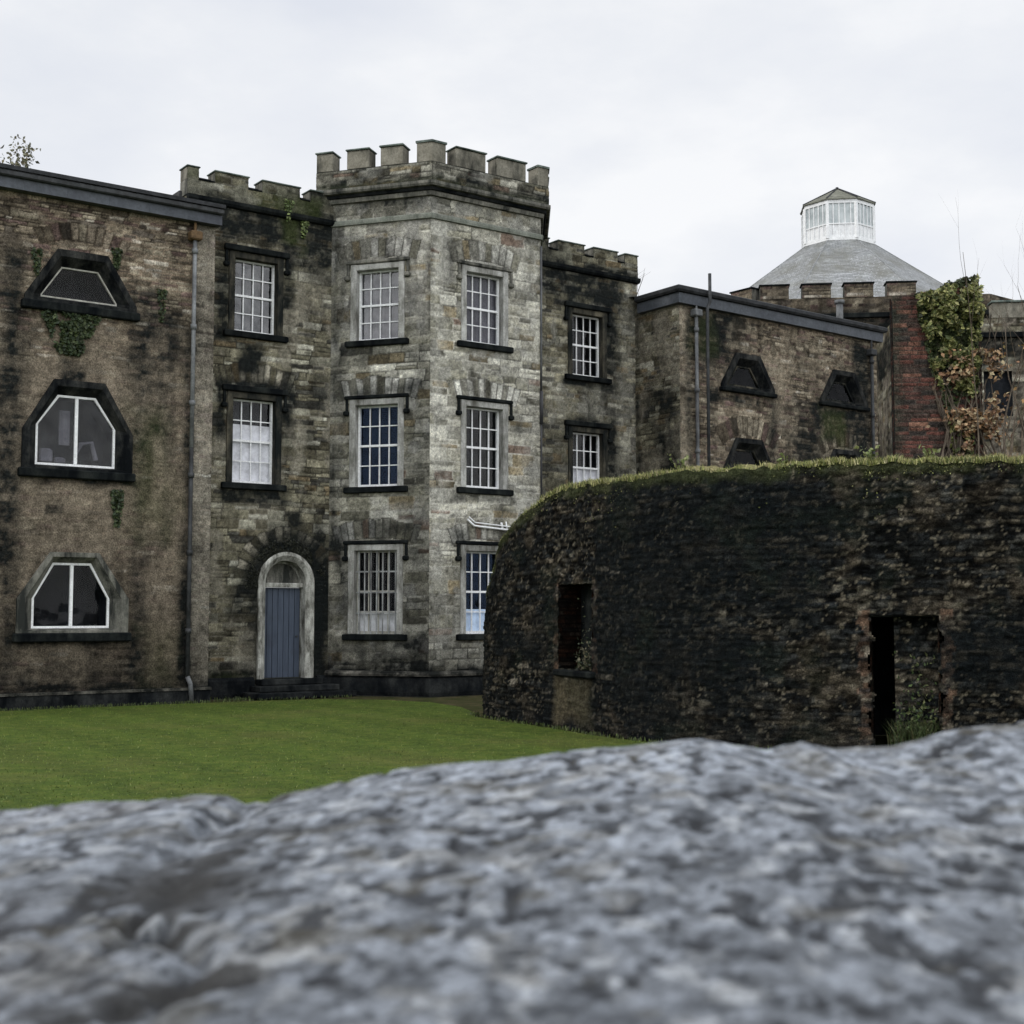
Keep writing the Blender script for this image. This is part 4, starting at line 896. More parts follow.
# grass, moss and weeds on the wall head
n = 36000; u = rs.uniform(U0+.3, UL-2, n); w = rs.beta(1, 2, n)*.9; cl = fbm(u*2.2, u*0, 3, 33)
kp = (rs.rand(n) < ss(.25, .6, cl)*.9+.12) & (ztop(u) > 4.0+.25*rs.rand(n)); u = u[kp]; w = w[kp]; p = cpos(u)-cnorm(u)*(.02+w*TH)[:, None]
P = np.c_[p, ztop(u)-.02]
o = blades('wall_top_grass', P, .11, G_GRASS, M['leaf'], None, 6, .008, .8); tag(o, 'short mossy grass growing along the top of the black rubble wall', 'grass', kind='stuff')
n = 4500; u = rs.uniform(U0+.2, UL-2, n); dn = rs.exponential(.07, n); hh = fbm(u*3, u*0, 3, 35)*(ztop(u) > 3.9+.4*rs.rand(n)); dn = dn*(hh*2.2)**2
p = cpos(u)+cnorm(u)*(.03+.03*rs.rand(n)-.10*ss(.6, 0, dn))[:, None]
o = leaves('wall_moss', np.c_[p, ztop(u)-dn+.02], .024, [(.14, .155, .05), (.07, .08, .028), (.20, .20, .08), (.035, .042, .018)], M['leaf'], None, None, 1, 8)
tag(o, 'clumps of moss hanging over the edge of the black rubble wall', 'moss', kind='stuff')
# dark creeping ivy flecks on the rubble face
def weed(loc, label, cols, h=.3, n=8, group=None, leafsz=.06, name='weed'):
    e = empty(name, loc, label, 'weed', group); m = MB(); pts = []
    for i in range(n):
        a = random.uniform(0, 6.28); l = h*random.uniform(.5, 1.1); tx, ty = math.cos(a)*l*.5, math.sin(a)*l*.5
        q = [(loc[0], loc[1], loc[2]-.02), (loc[0]+tx*.4, loc[1]+ty*.4, loc[2]+l*.6), (loc[0]+tx, loc[1]+ty, loc[2]+l)]
        m.tube(q, [.006, .004, .002], 4)
        for k in range(5): t = random.uniform(.3, 1); pts.append((loc[0]+tx*t+random.gauss(0, .03), loc[1]+ty*t+random.gauss(0, .03), loc[2]+l*t+random.gauss(0, .03)))
    m.build('stem', M['bark'], e); leaves('foliage', pts, leafsz, cols, M['leaf'], e, None, 1, random.randint(0, 999)); return e
for i, (x, hgt, lb) in enumerate(((2.55, .28, 'small weed on the wall head below the downpipes'), (5.45, .30, 'pale green weed on the wall head left of the brick stub'), (4.2, .24, 'small weed on the wall head below the second trapezoid window'), (6.35, .22, 'tuft of weeds at the foot of the red brick stub'))):
    u = uX(x); p = cpos(np.array(u))-cnorm(np.array(u))*.3
    weed((float(p[0]), float(p[1]), float(ztop(np.array(u)))+.02), lb, [(.16, .18, .07), (.10, .13, .04)], hgt, 7, 'weeds on the wall head')
# dry seed heads, foot of the doorway
n = 900; P = np.c_[rs.normal(0, .22, n), rs.uniform(0, 1, n), np.zeros(n)]
p, nn = cfr(du1-.3); dd = np.array([-nn[1], nn[0]])
Q = np.c_[p[0]+dd[0]*P[:, 0]*.9-nn[0]*(P[:, 1]*.28+.05), p[1]+dd[1]*P[:, 0]*.9-nn[1]*(P[:, 1]*.28+.05), P[:, 2]]
o = blades('doorway_grass', Q, .42, [(.04, .06, .02), (.03, .045, .015), (.06, .06, .025)], M['leaf'], None, 9, .008, .8); tag(o, 'rank green grass growing inside the dark doorway', 'grass', kind='stuff')
n = 900; a_ = rs.normal(0, .2, n); zz_ = rs.exponential(.34, n); kk = (zz_ < 1.5) & (np.abs(a_) < .42); a_ = a_[kk]; zz_ = zz_[kk]; t_ = rs.uniform(.08, .38, len(a_))
o = leaves('doorway_weeds', np.c_[p[0]+dd[0]*a_-nn[0]*t_, p[1]+dd[1]*a_-nn[1]*t_, zz_], .045, [(.05, .075, .022), (.03, .05, .015), (.08, .09, .035)], M['leaf'], None, None, 1, 17); tag(o, 'green weeds climbing the blocked right half of the doorway', 'plant')
p, nn = cfr((wu0+wu1)/2); n = 260; Q = np.c_[p[0]+nn[1]*-1*rs.uniform(-.22, .22, n)-nn[0]*rs.uniform(.05, .4, n), p[1]+nn[0]*rs.uniform(-.22, .22, n)-nn[1]*rs.uniform(.05, .4, n), 1.08+rs.exponential(.22, n)]
o = leaves('window_weeds', Q, .05, [(.05, .06, .03), (.02, .03, .015), (.12, .11, .07)], M['leaf'], None, None, 1, 12); tag(o, 'dark leafy growth filling the foot of the small window hole', 'plant')

# ================================================================== 5. brick stub, ivy, saplings
brick = empty('brick_pier', (7.35, 23.2, 0), 'tall broken stub of red brick wall half covered by ivy', 'wall')
BF = Fr((6.60, 23.1), (1, -.03))
def bst(s, z):
    e, r = stone_map(s, z, 97, (.072, .085), (.17, .27), .012, 0, .02)
    c = palette(r[0], [(.115, .052, .042), (.085, .045, .038), (.15, .078, .058), (.06, .042, .036), (.22, .12, .085), (.035, .030, .028)], [5, 5, 2, 4, .6, 3])
    c = c*(.7+.6*fbm(s*12, z*12, 3, 3))[..., None]; c = mix(c, (.05, .045, .038), (1-ss(.005, .014, e))*.9)
    c = mix(c, (.02, .022, .02), ss(.5, .68, fbm(s*1.2, z*1.2, 4, 17))*.75)
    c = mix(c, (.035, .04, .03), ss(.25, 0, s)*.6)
    return .018*ss(0, .014, e)*(.3+.7*r[2])+.02*(fbm(s*3, z*3, 3, 5)-.5), c*1.05
def pier_top(s): return 7.58+.1*np.floor(np.clip(s, 0, 2)*3)/3+.06*np.sin(np.floor(s*4.6)*12.9)
panel('brick_face', BF, 0, 1.5, 0, 7.8, bst, M['rubble'], brick, step=.018, holes=[lambda s, z: z > pier_top(s)], fade=0)
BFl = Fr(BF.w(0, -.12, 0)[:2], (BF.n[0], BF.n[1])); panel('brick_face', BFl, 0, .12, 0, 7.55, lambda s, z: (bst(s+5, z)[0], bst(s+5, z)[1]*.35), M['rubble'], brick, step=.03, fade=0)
BFr = Fr(BF.w(1.5, 0, 0)[:2], (-BF.n[0], -BF.n[1])); panel('brick_face', BFr, 0, .45, 0, 7.9, bst, M['rubble'], brick, step=.03, fade=0)
wallbox('rubble_core', M['hood_stone'], brick, BF, .06, 1.48, -.43, -.02, 0, 7.54)
ivy = empty('ivy', (7.7, 23, 4.4), 'dense green ivy cascading over the top right of the red brick stub', 'climbing plant')
n = 21000; s = rs.uniform(.2, 1.72, n); z = rs.uniform(4.5, 8.2, n)
lft = np.interp(z, [4.5, 5.0, 5.8, 6.2, 6.9, 7.4, 7.95], [1.08, 1.0, .90, .76, .60, .50, .44]); rgt = np.interp(z, [4.5, 5.6, 6.3, 7.0, 7.9], [1.25, 1.28, 1.46, 1.50, 1.46])
dn = fbm(s*3.2, z*3.2, 4, 44); thin = np.interp(z, [4.4, 5.8, 6.2, 8], [.10, .25, 1, 1])
k = (s > lft-.08+.25*(dn-.5)) & (s < rgt+.3*(dn-.5)) & (z < 7.66+.26*ss(.4, 1.3, s)+.35*(dn-.5)) & (rs.rand(n) < np.maximum(ss(.3, .5, dn), .75*(z > 6.3))*thin)
s, z = s[k], z[k]; cl_ = ss(.36, .62, fbm(s*5.5, z*5.5, 3, 51)); bulge = .04+(.08+.20*np.clip((z-5.8)/1.5, 0, 1))*cl_*rs.rand(len(s))**.5; t = bulge-(z > 7.6)*rs.uniform(0, .4, len(z))
W = np.stack([BF.P[0]+BF.d[0]*s+BF.n[0]*t, BF.P[1]+BF.d[1]*s+BF.n[1]*t, z], -1)
o_ = leaves('foliage', W[(cl_ > .25)], .062, [(.13, .145, .042), (.09, .105, .03), (.20, .20, .07), (.05, .065, .02), (.27, .26, .11)], M['leaf'], ivy, (0, -.8, .45), .75, 21)
leaves('inner_foliage', W[(cl_ <= .35)], .065, [(.03, .042, .014), (.045, .06, .02), (.02, .028, .01)], M['leaf'], ivy, (0, -.8, .2), .8, 22)
m = MB()
for i in range(9):
    x = random.uniform(.75, 1.35); q = [BF.w(x+.25*math.sin(j*.9+i)+(.04*j), .04, 4.3+j*.42) for j in range(8)]; m.tube(q, [.022-.002*j for j in range(8)], 5)
m.build('stem', M['bark'], ivy)
vine = empty('autumn_vine', (8.0, 22.9, 4.4), 'rust coloured autumn leaves climbing below the green ivy', 'climbing plant')
n = 3000; s = rs.normal(1.36, .24, n); z = rs.uniform(4.45, 6.6, n); dn = fbm(s*3.5, z*3.5, 3, 61); k = (dn > .49) & (rs.rand(n) < np.interp(z, [4.4, 5.2, 6.3], [.25, .9, .9])); s, z = s[k], z[k]
t = .08+.22*rs.rand(len(s)); W = np.stack([BF.P[0]+BF.d[0]*s+BF.n[0]*t, BF.P[1]+BF.d[1]*s+BF.n[1]*t, z], -1)
leaves('foliage', W, .062, [(.22, .125, .06), (.30, .20, .11), (.16, .085, .045), (.27, .22, .13), (.11, .075, .045)], M['leaf'], vine, (0, -.7, .3), .7, 23)
m = MB()
for i in range(12):
    x = random.uniform(.8, 1.8); q = [BF.w(x+.10*math.sin(j*1.3+i)-.03*j, .1, 4.3+j*.3*random.uniform(.8, 1.1)) for j in range(7)]; m.tube(q, [.02-.0022*j for j in range(7)], 5)
m.build('stem', M['bark'], vine)
def sapling(x, y, h, lean, lab, leafn, seed, th=.016):
    r = random.Random(seed); e = empty('sapling', (x, y, 4.3), lab, 'sapling', 'leggy saplings behind the rubble wall'); m = MB(); tips = []
    def br(p, d, l, rad, lv):
        q = [p]; rr = [rad]; n = 6
        for i in range(n):
            d = (d+Vector((r.gauss(0, .10), r.gauss(0, .08), r.gauss(.03, .05)))).normalized(); p = p+d*l/n; q.append(p); rr.append(rad*(1-.75*(i+1)/n))
            if lv < 2 and i > 1 and r.random() < .6: br(p, (d+Vector((r.uniform(-.8, .8), r.uniform(-.5, .5), .3))).normalized(), l*r.uniform(.25, .5), rr[-1]*.6, lv+1)
            if i > 1: tips.append(p)
        m.tube([tuple(v) for v in q], rr, 5)
    br(Vector((x, y, 4.25)), Vector((lean, 0, 1)), h, th, 0); m.build('stem', M['bark'], e, True)
    P = [tuple(t+Vector((r.gauss(0, .05), r.gauss(0, .05), r.gauss(0, .05)))) for t in tips for _ in range(1)]
    P = [q for q in P if q[2] < 6.6]; r.shuffle(P)
    if leafn: leaves('foliage', P[:leafn], .055, [(.30, .17, .06), (.36, .22, .09), (.20, .15, .06)], M['leaf'], e, None, 1, seed)
for q in ((7.78, 22.4, 3.9, -.06, 'bare sapling rising highest in front of the ivy', 5, 1, .016), (8.02, 22.3, 3.75, .02, 'bare whip of a sapling at the right flank of the ivy', 3, 2, .014), (8.22, 22.2, 2.4, -.12, 'sapling with rust leaves just right of the ivy', 34, 3, .026),
          (8.42, 22.2, 3.3, .05, 'thin sapling with a few orange leaves between ivy and picture edge', 16, 4, .02), (8.62, 22.1, 2.7, -.02, 'twiggy orange leaved sapling nearest the right edge', 26, 5, .022), (8.75, 22.5, 3.4, .03, 'tall almost bare sapling at the right edge', 6, 6, .015), (8.15, 22.0, 1.2, .1, 'short bleached stump sapling at the foot of the vine', 3, 7, .035)): sapling(*q)
n = 2600; X = rs.uniform(7.6, 9.6, n); Y = rs.uniform(21.2, 22.2, n)
o = blades('dry_grass', np.c_[X, Y, np.full(n, 4.3)], .30, G_DEAD+[(.25, .13, .06)], M['leaf'], None, 14, .008, .5); tag(o, 'dry straw coloured grass among the saplings at the right', 'grass', kind='stuff')
mound = MB(); 
U4, V4 = np.meshgrid(np.linspace(0, 1, 80), np.linspace(0, 1, 40), indexing='ij'); X = 6.0+U4*6; Y = 20.8+V4*2.6; Zm = 4.2+.18*fbm(X*1.3, Y*1.3, 4, 5)-.6*(V4 > .97)
I = np.arange(80*40).reshape(80, 40); cm = mix(np.zeros(X.shape+(3,))+np.array([.05, .06, .02]), (.10, .08, .045), ss(.4, .6, fbm(X*3, Y*3, 4, 8)))
o = np_mesh('vault_top', np.stack([X, Y, Zm], -1), np.stack([I[:-1, :-1], I[1:, :-1], I[1:, 1:], I[:-1, 1:]], -1).reshape(-1, 4), M['rubble'], ruin, cm)

# small growths on the masonry
def hanging(fr, s0, s1, z0, z1, n, label, cols, sz=.06, t=.08, name='wall_plant', taper=True, seed=1, kp=.5):
    r_ = np.random.RandomState(seed); s = r_.uniform(s0, s1, n); z = r_.uniform(z0, z1, n); dn = fbm(s*4, z*4, 4, seed+3)
    c = (s0+s1)/2; hw = (s1-s0)/2; k = dn > kp
    if taper: k &= np.abs(s-c) < hw*(.35+.65*(z-z0)/(z1-z0))
    s, z = s[k], z[k]; tt = t*r_.rand(len(s)); W = np.stack([fr.P[0]+fr.d[0]*s+fr.n[0]*tt, fr.P[1]+fr.d[1]*s+fr.n[1]*tt, z], -1)
    o = leaves(name, W, sz, cols, M['leaf'], None, (fr.n[0], fr.n[1], .3), .7, seed); tag(o, label, 'plant'); return o
DG = [(.028, .045, .016), (.018, .03, .012), (.045, .06, .02)]
hanging(FW, -4.15, -2.75, 7.9, 8.88, 3200, 'dark green creeper hanging below the top trapezoid window', DG, .07, .12, seed=3, kp=.43)
hanging(FW, -2.45, -2.12, 4.05, 4.9, 500, 'narrow green fern tuft on the wall between the hexagonal windows', DG, .06, .10, seed=4, kp=.2)
hanging(FW, -4.35, -4.1, 9.6, 10.2, 260, 'small plant rooted in the wall left of the top window', DG, .06, .1, seed=5, kp=.3)
hanging(FW, -2.55, -2.3, 10.0, 10.5, 260, 'small plant rooted at the right shoulder of the top window', DG, .06, .1, seed=6, kp=.3)
hanging(FW, -1.45, -1.2, 8.9, 9.7, 220, 'sparse plant on the rubble right of the top window', DG, .055, .07, seed=7, kp=.35)
hanging(FM, 2.55, 2.85, 12.2, 12.75, 220, 'pale green tuft growing on the battlement ledge', [(.12, .15, .05), (.07, .1, .03)], .06, .16, seed=8, kp=.3)
hanging(FM, 3.05, 3.3, 11.85, 12.3, 160, 'yellow green tuft under the battlement ledge', [(.12, .15, .05), (.07, .1, .03)], .06, .12, seed=9, kp=.3)
# black moss ring over the door
n = 9000; a = rs.uniform(-1.75, 1.75, n); r_ = .78+np.abs(rs.normal(0, .15, n)); s = 2.8+np.sin(a)*r_; z = 2.87+np.cos(a)*r_; dn = fbm(s*3, z*3, 4, 88); k = (dn > .42) & (z < 4.1) & (z > 2.1) & (s > 1.3) & (s < 3.9); s, z = s[k], z[k]; t = .0+.05*rs.rand(len(s))
o = leaves('black_moss', np.stack([FM.P[0]+FM.d[0]*s+FM.n[0]*t, FM.P[1]+FM.d[1]*s+FM.n[1]*t, z], -1), .030, [(.010, .012, .010), (.018, .020, .014), (.03, .032, .02)], M['leaf'], None, None, 1, 31)
tag(o, 'blackened moss matted around the arch over the blue door', 'moss', kind='stuff')
# twigs beside the right battlement
tw = empty('dead_stalks', FM.w(14.8, -.3, 11.9), 'thin dead stalks sprouting behind the right battlement corner', 'plant'); m = MB()
for i in range(7):
    p = np.array(FM.w(14.75+random.uniform(0, .25), -.3, 11.9)); q = [tuple(p), tuple(p+[random.uniform(-.1, .3), 0, .6]), tuple(p+[random.uniform(-.05, .4), 0, random.uniform(.8, 1.25)])]; m.tube(q, [.007, .005, .003], 4)
m.build('stem', M['bark'], tw)
# distant tree at the far left
tree = empty('tree', (-20.7, 50, 0), 'sparse treetop showing above the left wing roof', 'tree'); m = MB(); tips = []; r3 = random.Random(4)
TREEH = 11.15
def tbr(p, d, l, rad, lv):
    q = [p]; rr = [rad]
    for i in range(5):
        d = (d+Vector((r3.gauss(0, .09), r3.gauss(0, .09), .03))).normalized(); p = p+d*l/5; q.append(p); rr.append(rad*(1-.13*(i+1)))
        if lv < 4 and (i > 1 or lv == 0 and i > 2): 
            for _ in range(2 if lv < 3 else 1): tbr(p, (d+Vector((r3.uniform(-.8, .8), r3.uniform(-.8, .8), r3.uniform(0, .5)))).normalized(), l*r3.uniform(.36, .5), rr[-1]*.55, lv+1)
        if lv > 2: tips.append(p)
    m.tube([tuple(v) for v in q], rr, 5)
tbr(Vector((-20.7, 50, 0)), Vector((0, 0, 1)), TREEH, .25, 0); m.build('trunk', M['bark'], tree, True)
zmax = max(t.z for t in tips); print('tree top', zmax, len(tips))
P = [tuple(t+Vector((r3.gauss(0, .16), r3.gauss(0, .16), r3.gauss(0, .16)))) for t in tips for _ in range(2)]
leaves('crown', P, .11, [(.13, .13, .08), (.18, .16, .10), (.09, .09, .055)], M['leaf'], tree, None, 1, 5)

# ================================================================== 6. ground
def gz(x, y): return .0*x
me_s = 260
g = MB(); g.v = [(-900, -300, -.02), (900, -300, -.02), (900, 1500, -.02), (-900, 1500, -.02)]; g.f = [(0, 1, 2, 3)]
tag(g.build('ground', M['earth'], None), kind='structure')
def m_lawn():
    m, nt, o = nodes('mown_grass'); v = mapping(nt)
    n1 = noise(nt, v, .35, 5, .65); n2 = noise(nt, v, 3, 6, .75); n3 = noise(nt, v, 26, 4, .8)
    mp = N(nt, 'ShaderNodeMapping'); mp.inputs['Rotation'].default_value = (0, 0, R(-35)); g_ = N(nt, 'ShaderNodeNewGeometry'); nt.links.new(g_.outputs['Position'], mp.inputs['Vector'])
    wv = N(nt, 'ShaderNodeTexWave'); wv.inputs['Scale'].default_value = .22; wv.inputs['Distortion'].default_value = 2.5; wv.inputs['Detail'].default_value = 2; nt.links.new(mp.outputs[0], wv.inputs['Vector'])
    c = ramp(nt, n2, [(.3, (.036, .064, .010)), (.52, (.066, .100, .014)), (.72, (.125, .140, .028))])
    c = mixc(nt, c, (.105, .105, .03), ramp(nt, n1, [(.5, (0,)*3), (.7, (.6,)*3)]))
    c = mixc(nt, c, ramp(nt, wv.outputs['Color'], [(.3, (.93,)*3), (.7, (1.06,)*3)]), 1., 'MULTIPLY')
    c = mixc(nt, c, ramp(nt, n3, [(.3, (.6,)*3), (.7, (1.4,)*3)]), 1., 'MULTIPLY')
    fin(nt, o, c, .9, bump(nt, n3, 1., .04), .15); return m
M['lawn'] = m_lawn()
# lawn outline, follows the foot of the walls
def wp(fr, s, t): return fr.w(s, t, 0)[:2]
edge = [(-40, -6), (26, -6), (24, 18), (16, 19.6)]
for u in np.linspace(UL-.1, U0+.1, 26): p, n_ = cfr(u); edge.append((float(p[0]+n_[0]*.25), float(p[1]+n_[1]*.25)))
edge += [(-.75, 28.4), (-1.15, 30.4), (-1.9, 31.9), (-3.1, 32.8), (-4.5, 33.1), wp(FM, 2.0, 1.5), wp(FW, .3, .35), wp(FW, -9, .35), wp(FW, -40, .35)]
import bmesh
bm = bmesh.new(); vs = [bm.verts.new((x, y, .012)) for x, y in edge]; f = bm.faces.new(vs)
bmesh.ops.triangulate(bm, faces=[f]); me = bpy.data.meshes.new('lawn'); bm.to_mesh(me); bm.free()
o = bpy.data.objects.new('lawn', me); COL.objects.link(o); me.materials.append(M['lawn']); tag(o, kind='structure')
# blades along the lawn edge and sparse in the open so that the ground has a nap
n = 26000; Yb = rs.uniform(13.5, 33, n); Xb = rs.uniform(-.42, .12, n)*Yb
inside = poly_hole(edge)(Xb, Yb); jt = inside | poly_hole([(x*1.004, y+.15) for x, y in edge])(Xb, Yb)
Pb = np.c_[Xb, Yb, np.full(n, .0)][inside]
o = blades('lawn_grass', Pb, .032, [(.068, .108, .014), (.09, .122, .02), (.045, .072, .01), (.12, .14, .035)], M['leaf'], None, 41, .007, .9); tag(o, 'short mown green grass of the courtyard lawn', 'grass', kind='stuff')
# rank weeds along the wall feet
n = 2500; s = rs.uniform(-9, 0, n); Q = np.stack([FW.P[0]+FW.d[0]*s+FW.n[0]*(.15+.2*rs.rand(n)), FW.P[1]+FW.d[1]*s+FW.n[1]*(.15+.2*rs.rand(n)), s*0], -1)
u = rs.uniform(U0-.3, UL, 2500); p = cpos(u)+cnorm(u)*(.1+.2*rs.rand(2500))[:, None]; Q = np.r_[Q, np.c_[p, u*0]]
s = rs.uniform(.5, 4, 900); t = .2+1.2*rs.rand(900); Q = np.r_[Q, np.stack([FM.P[0]+FM.d[0]*s+FM.n[0]*t, FM.P[1]+FM.d[1]*s+FM.n[1]*t, s*0], -1)]
o = blades('edge_grass', Q[::2], .07, [(.04, .06, .015), (.06, .08, .02), (.03, .04, .012)], M['leaf'], None, 43, .012, .5); tag(o, 'unmown dark grass fringe at the foot of the walls', 'grass', kind='stuff')
# small litter on the ground near the tower
lt = MB(); lt.box(FT, 2.4, 3.3, 1.9, 2.0, .03, .08, .01); lt.build('fallen_pipe', M['white_wood'], None); tag(bpy.data.objects['fallen_pipe'], 'short white length of pipe lying on the earth before the tower', 'pipe')

# ================================================================== 7. foreground wall top
fwall = empty('foreground_wall', (0, 1.1, 0), 'close blurred top of a grey limestone wall across the foreground', 'wall')
xs_ = np.r_[np.linspace(-3.4, -.92, 180)[:-1], np.linspace(-.92, .98, 480), np.linspace(.98, 3.4, 180)[1:]]; nx, ny = len(xs_), 430; X, Y = np.meshgrid(xs_, np.linspace(.36, 1.78, ny), indexing='ij')
def edge_z(x):
    px = 512+1350*x/1.6
    py = np.interp(px, [-400, 0, 120, 210, 235, 252, 270, 300, 400, 512, 600, 700, 735, 765, 800, 832, 892, 960, 1024, 1400], [815, 804, 797, 789, 790, 798, 794, 786, 767, 757, 745, 735, 740, 748, 741, 747, 742, 727, 719, 700])
    return 2.1-(py-613)/1350*1.6*1.004
fe = edge_z(X); near = np.interp(X, [-1, 0, 1], [1.865, 1.885, 1.905])
w = ss(.4, 1.6, Y); z = near*(1-w)+fe*w
# rise just before far edge is rounded then falls away
n1 = fbm(X*5, Y*5, 4, 101); n2 = fbm(X*20, Y*10, 5, 102); n3 = fbm(X*70, Y*34, 3, 103)
amp = ss(1.62, 1.2, Y)*.75+.25
z = z+amp*(.005*(n1-.5)+.0012*(n2-.5))+.0016*(n3-.5)+.010*(fbm(X*16, X*0+3, 3, 130)-.5)*ss(1.3, 1.6, Y)
pit = ss(.63, .70, fbm(X*46, Y*28, 4, 105)); z = z-.0022*pit; pit2 = ss(.68, .76, vn(X*60, Y*34, 107)*.7+.3*n2); z = z-.003*pit2
rr_ = .06*(fbm(X*6, X*0, 3, 104)-.5); z = z-ss(1.60, 1.76, Y+rr_)*.22-ss(1.66, 1.78, Y+rr_)*.3
crack_x = -.30+.07*ss(1.5, 1.0, Y)+.02*ss(1.0, .7, Y)+.09*(fbm(Y*9, Y*0, 4, 109)-.5)*2; dc = np.abs(X-crack_x)
cw_ = .008+.028*fbm(Y*9, Y*0+3, 3, 110)
cd = ss(1, 0, dc/cw_); z = z-.012*cd*ss(.5, .8, fbm(Y*5+4, Y*0, 3, 111)+.25)
hole = ss(1, .3, np.hypot((X+.255+.05*(n2-.5))/.035, (Y-.93+.1*(n3-.5))/.05)); z = z-.02*hole
left = ss(.02, -.25, X-crack_x)
# colour
mid = fbm(X*85, Y*48, 4, 121); grain = fbm(X*140, Y*60, 3, 122); lowf = fbm(X*4, Y*4, 4, 123)
c = np.zeros(X.shape+(3,))+np.array([.158, .174, .198]); c = c*(.62+.76*lowf)[..., None]*(.80+.42*ss(.5, 1.5, Y))[..., None]*(.60+.80*ss(.25, .75, mid))[..., None]*(.6+.8*grain)[..., None]
c = mix(c, (.36, .38, .40), ss(.60, .72, fbm(X*55+5, Y*30, 4, 112))*.6); c = mix(c, (.24, .23, .20), ss(.64, .72, fbm(X*14, Y*12, 4, 113))*.3)
c = mix(c, (.020, .024, .030), ss(.62, .74, fbm(X*95, Y*46, 3, 125))*.85)
c = mix(c, (.035, .04, .048), ss(.56, .70, fbm(X*30, Y*24, 5, 128))*.5)
c = mix(c, (.014, .016, .020), np.clip(pit*.9+pit2*.9, 0, 1)); c = mix(c, (.08, .07, .045), ss(.64, .72, fbm(X*16, Y*16, 3, 114))*.35)
c = mix(c, (.012, .012, .012), np.clip(cd*.75*ss(.35, .6, fbm(X*18, Y*18, 3, 126))+hole, 0, 1)); c = mix(c, (.17, .165, .165), left*ss(.35, .65, fbm(X*4, Y*4, 4, 115))*.3); c = mix(c, (.018, .018, .018), ss(.16, .0, dc)*ss(.48, .56, fbm(X*13, Y*16, 4, 127))*ss(1.55, 1.2, Y)*.95)
V = np.stack([X, Y, z], -1); I = np.arange(nx*ny).reshape(nx, ny); F = np.stack([I[:-1, :-1], I[1:, :-1], I[1:, 1:], I[:-1, 1:]], -1).reshape(-1, 4)
side = ((X-crack_x)[:-1, :-1]).ravel() < 0
def sub(mask, name, label):
    Fm = F[mask]; idx = np.unique(Fm); mp = -np.ones(nx*ny, int); mp[idx] = np.arange(len(idx))
    o = np_mesh(name, V.reshape(-1, 3)[idx], mp[Fm], M['fg'], fwall, c.reshape(-1, 3)[idx]); o['label'] = label
M['fg'] = m_attr('pitted_limestone', 60, .9, .003, .7, 1.25, .85, .3)
sub(side, 'coping_stone', 'darker left hand slab with a cracked edge'); sub(~side, 'coping_stone', 'long pale blue grey slab')
GF = Fr((0, 0), (1, 0)); wallbox('wall_body', M['mid_stone'], fwall, GF, -3.4, 3.4, -1.60, -.40, 0, 1.62)

# ================================================================== light, sky, camera
SUN_AZ = math.atan2(-.9, -.22)   # direction to the sun on plan (x, y)
sx, sy = -.95, -.20; el = R(33); ln = math.hypot(sx, sy); sv = Vector((sx/ln*math.cos(el), sy/ln*math.cos(el), math.sin(el)))
L = bpy.data.lights.new('sun', 'SUN'); L.energy = 1.3; L.angle = R(12); L.color = (1, .95, .87); so = bpy.data.objects.new('sun', L); COL.objects.link(so)
so.rotation_euler = sv.to_track_quat('Z', 'Y').to_euler(); so.location = (-20, 0, 30)
wd = bpy.data.worlds.new('World'); bpy.context.scene.world = wd; wd.use_nodes = True; nt = wd.node_tree; nt.nodes.clear()
out = N(nt, 'ShaderNodeOutputWorld'); bg = N(nt, 'ShaderNodeBackground'); bg.inputs['Strength'].default_value = .1
sky = N(nt, 'ShaderNodeTexSky'); sky.sky_type = 'NISHITA'; sky.sun_disc = False; sky.sun_elevation = el; sky.sun_rotation = math.atan2(sx, sy)
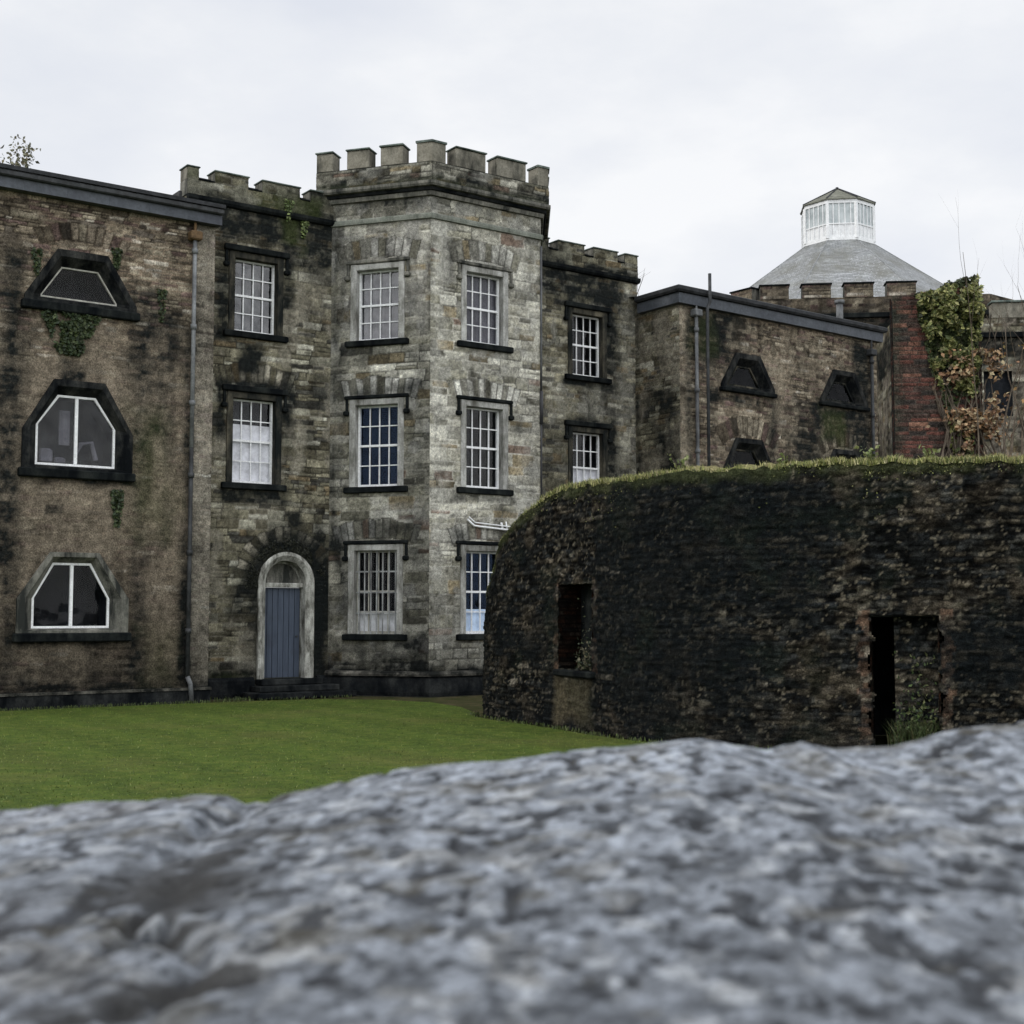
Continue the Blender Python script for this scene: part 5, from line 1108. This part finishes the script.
tc = N(nt, 'ShaderNodeTexCoord'); mp = N(nt, 'ShaderNodeMapping'); mp.inputs['Scale'].default_value = (1, 1, 2.2); nt.links.new(tc.outputs['Generated'], mp.inputs['Vector'])
nz_ = noise(nt, mp.outputs[0], 2.6, 7, .55); nz2 = noise(nt, mp.outputs[0], 1.1, 3, .5)
cl = ramp(nt, nz_, [(.38, (8.1, 8.4, 9.1)), (.52, (9.0, 9.2, 9.6)), (.60, (9.8, 9.9, 10.1))])
fac = ramp(nt, nz2, [(.3, (.86,)*3), (.7, (.97,)*3)])
c1 = mixc(nt, sky.outputs[0], cl, fac)
sep = N(nt, 'ShaderNodeSeparateXYZ'); nt.links.new(tc.outputs['Generated'], sep.inputs[0])
zr_ = ramp(nt, sep.outputs['Z'], [(0, (1.0,)*3), (.45, (1.0,)*3), (1, (1.35,)*3)]) # overcast sky is brighter overhead
c1 = mixc(nt, c1, zr_, 1., 'MULTIPLY')
dt = N(nt, 'ShaderNodeVectorMath', operation='DOT_PRODUCT'); nt.links.new(tc.outputs['Generated'], dt.inputs[0]); dt.inputs[1].default_value = (.30, -.88, .36)
c1 = mixc(nt, c1, ramp(nt, dt.outputs['Value'], [(.0, (1.,)*3), (.35, (1.3, 1.3, 1.3)), (.9, (2.3, 2.28, 2.2))]), 1., 'MULTIPLY')  # unseen sky behind the camera, brightness added to front-light the walls
nt.links.new(c1, bg.inputs['Color']); nt.links.new(bg.outputs[0], out.inputs[0])

cam = bpy.data.cameras.new('camera'); co = bpy.data.objects.new('camera', cam); COL.objects.link(co); bpy.context.scene.camera = co
cam.sensor_width = 36; cam.lens = 36*1350/1024; cam.clip_start = .05; cam.clip_end = 4000
co.location = (0, 0, 2.1); co.rotation_euler = (math.pi/2+math.atan(101/1350), 0, 0)
cam.dof.use_dof = True; cam.dof.focus_distance = 32; cam.dof.aperture_fstop = 7.5
sc = bpy.context.scene; sc.view_settings.view_transform = 'Standard'; sc.view_settings.look = 'None'; sc.view_settings.exposure = 0
sc.render.resolution_x = sc.render.resolution_y = 1024
sc.cycles.max_bounces = 6; sc.cycles.transparent_max_bounces = 8
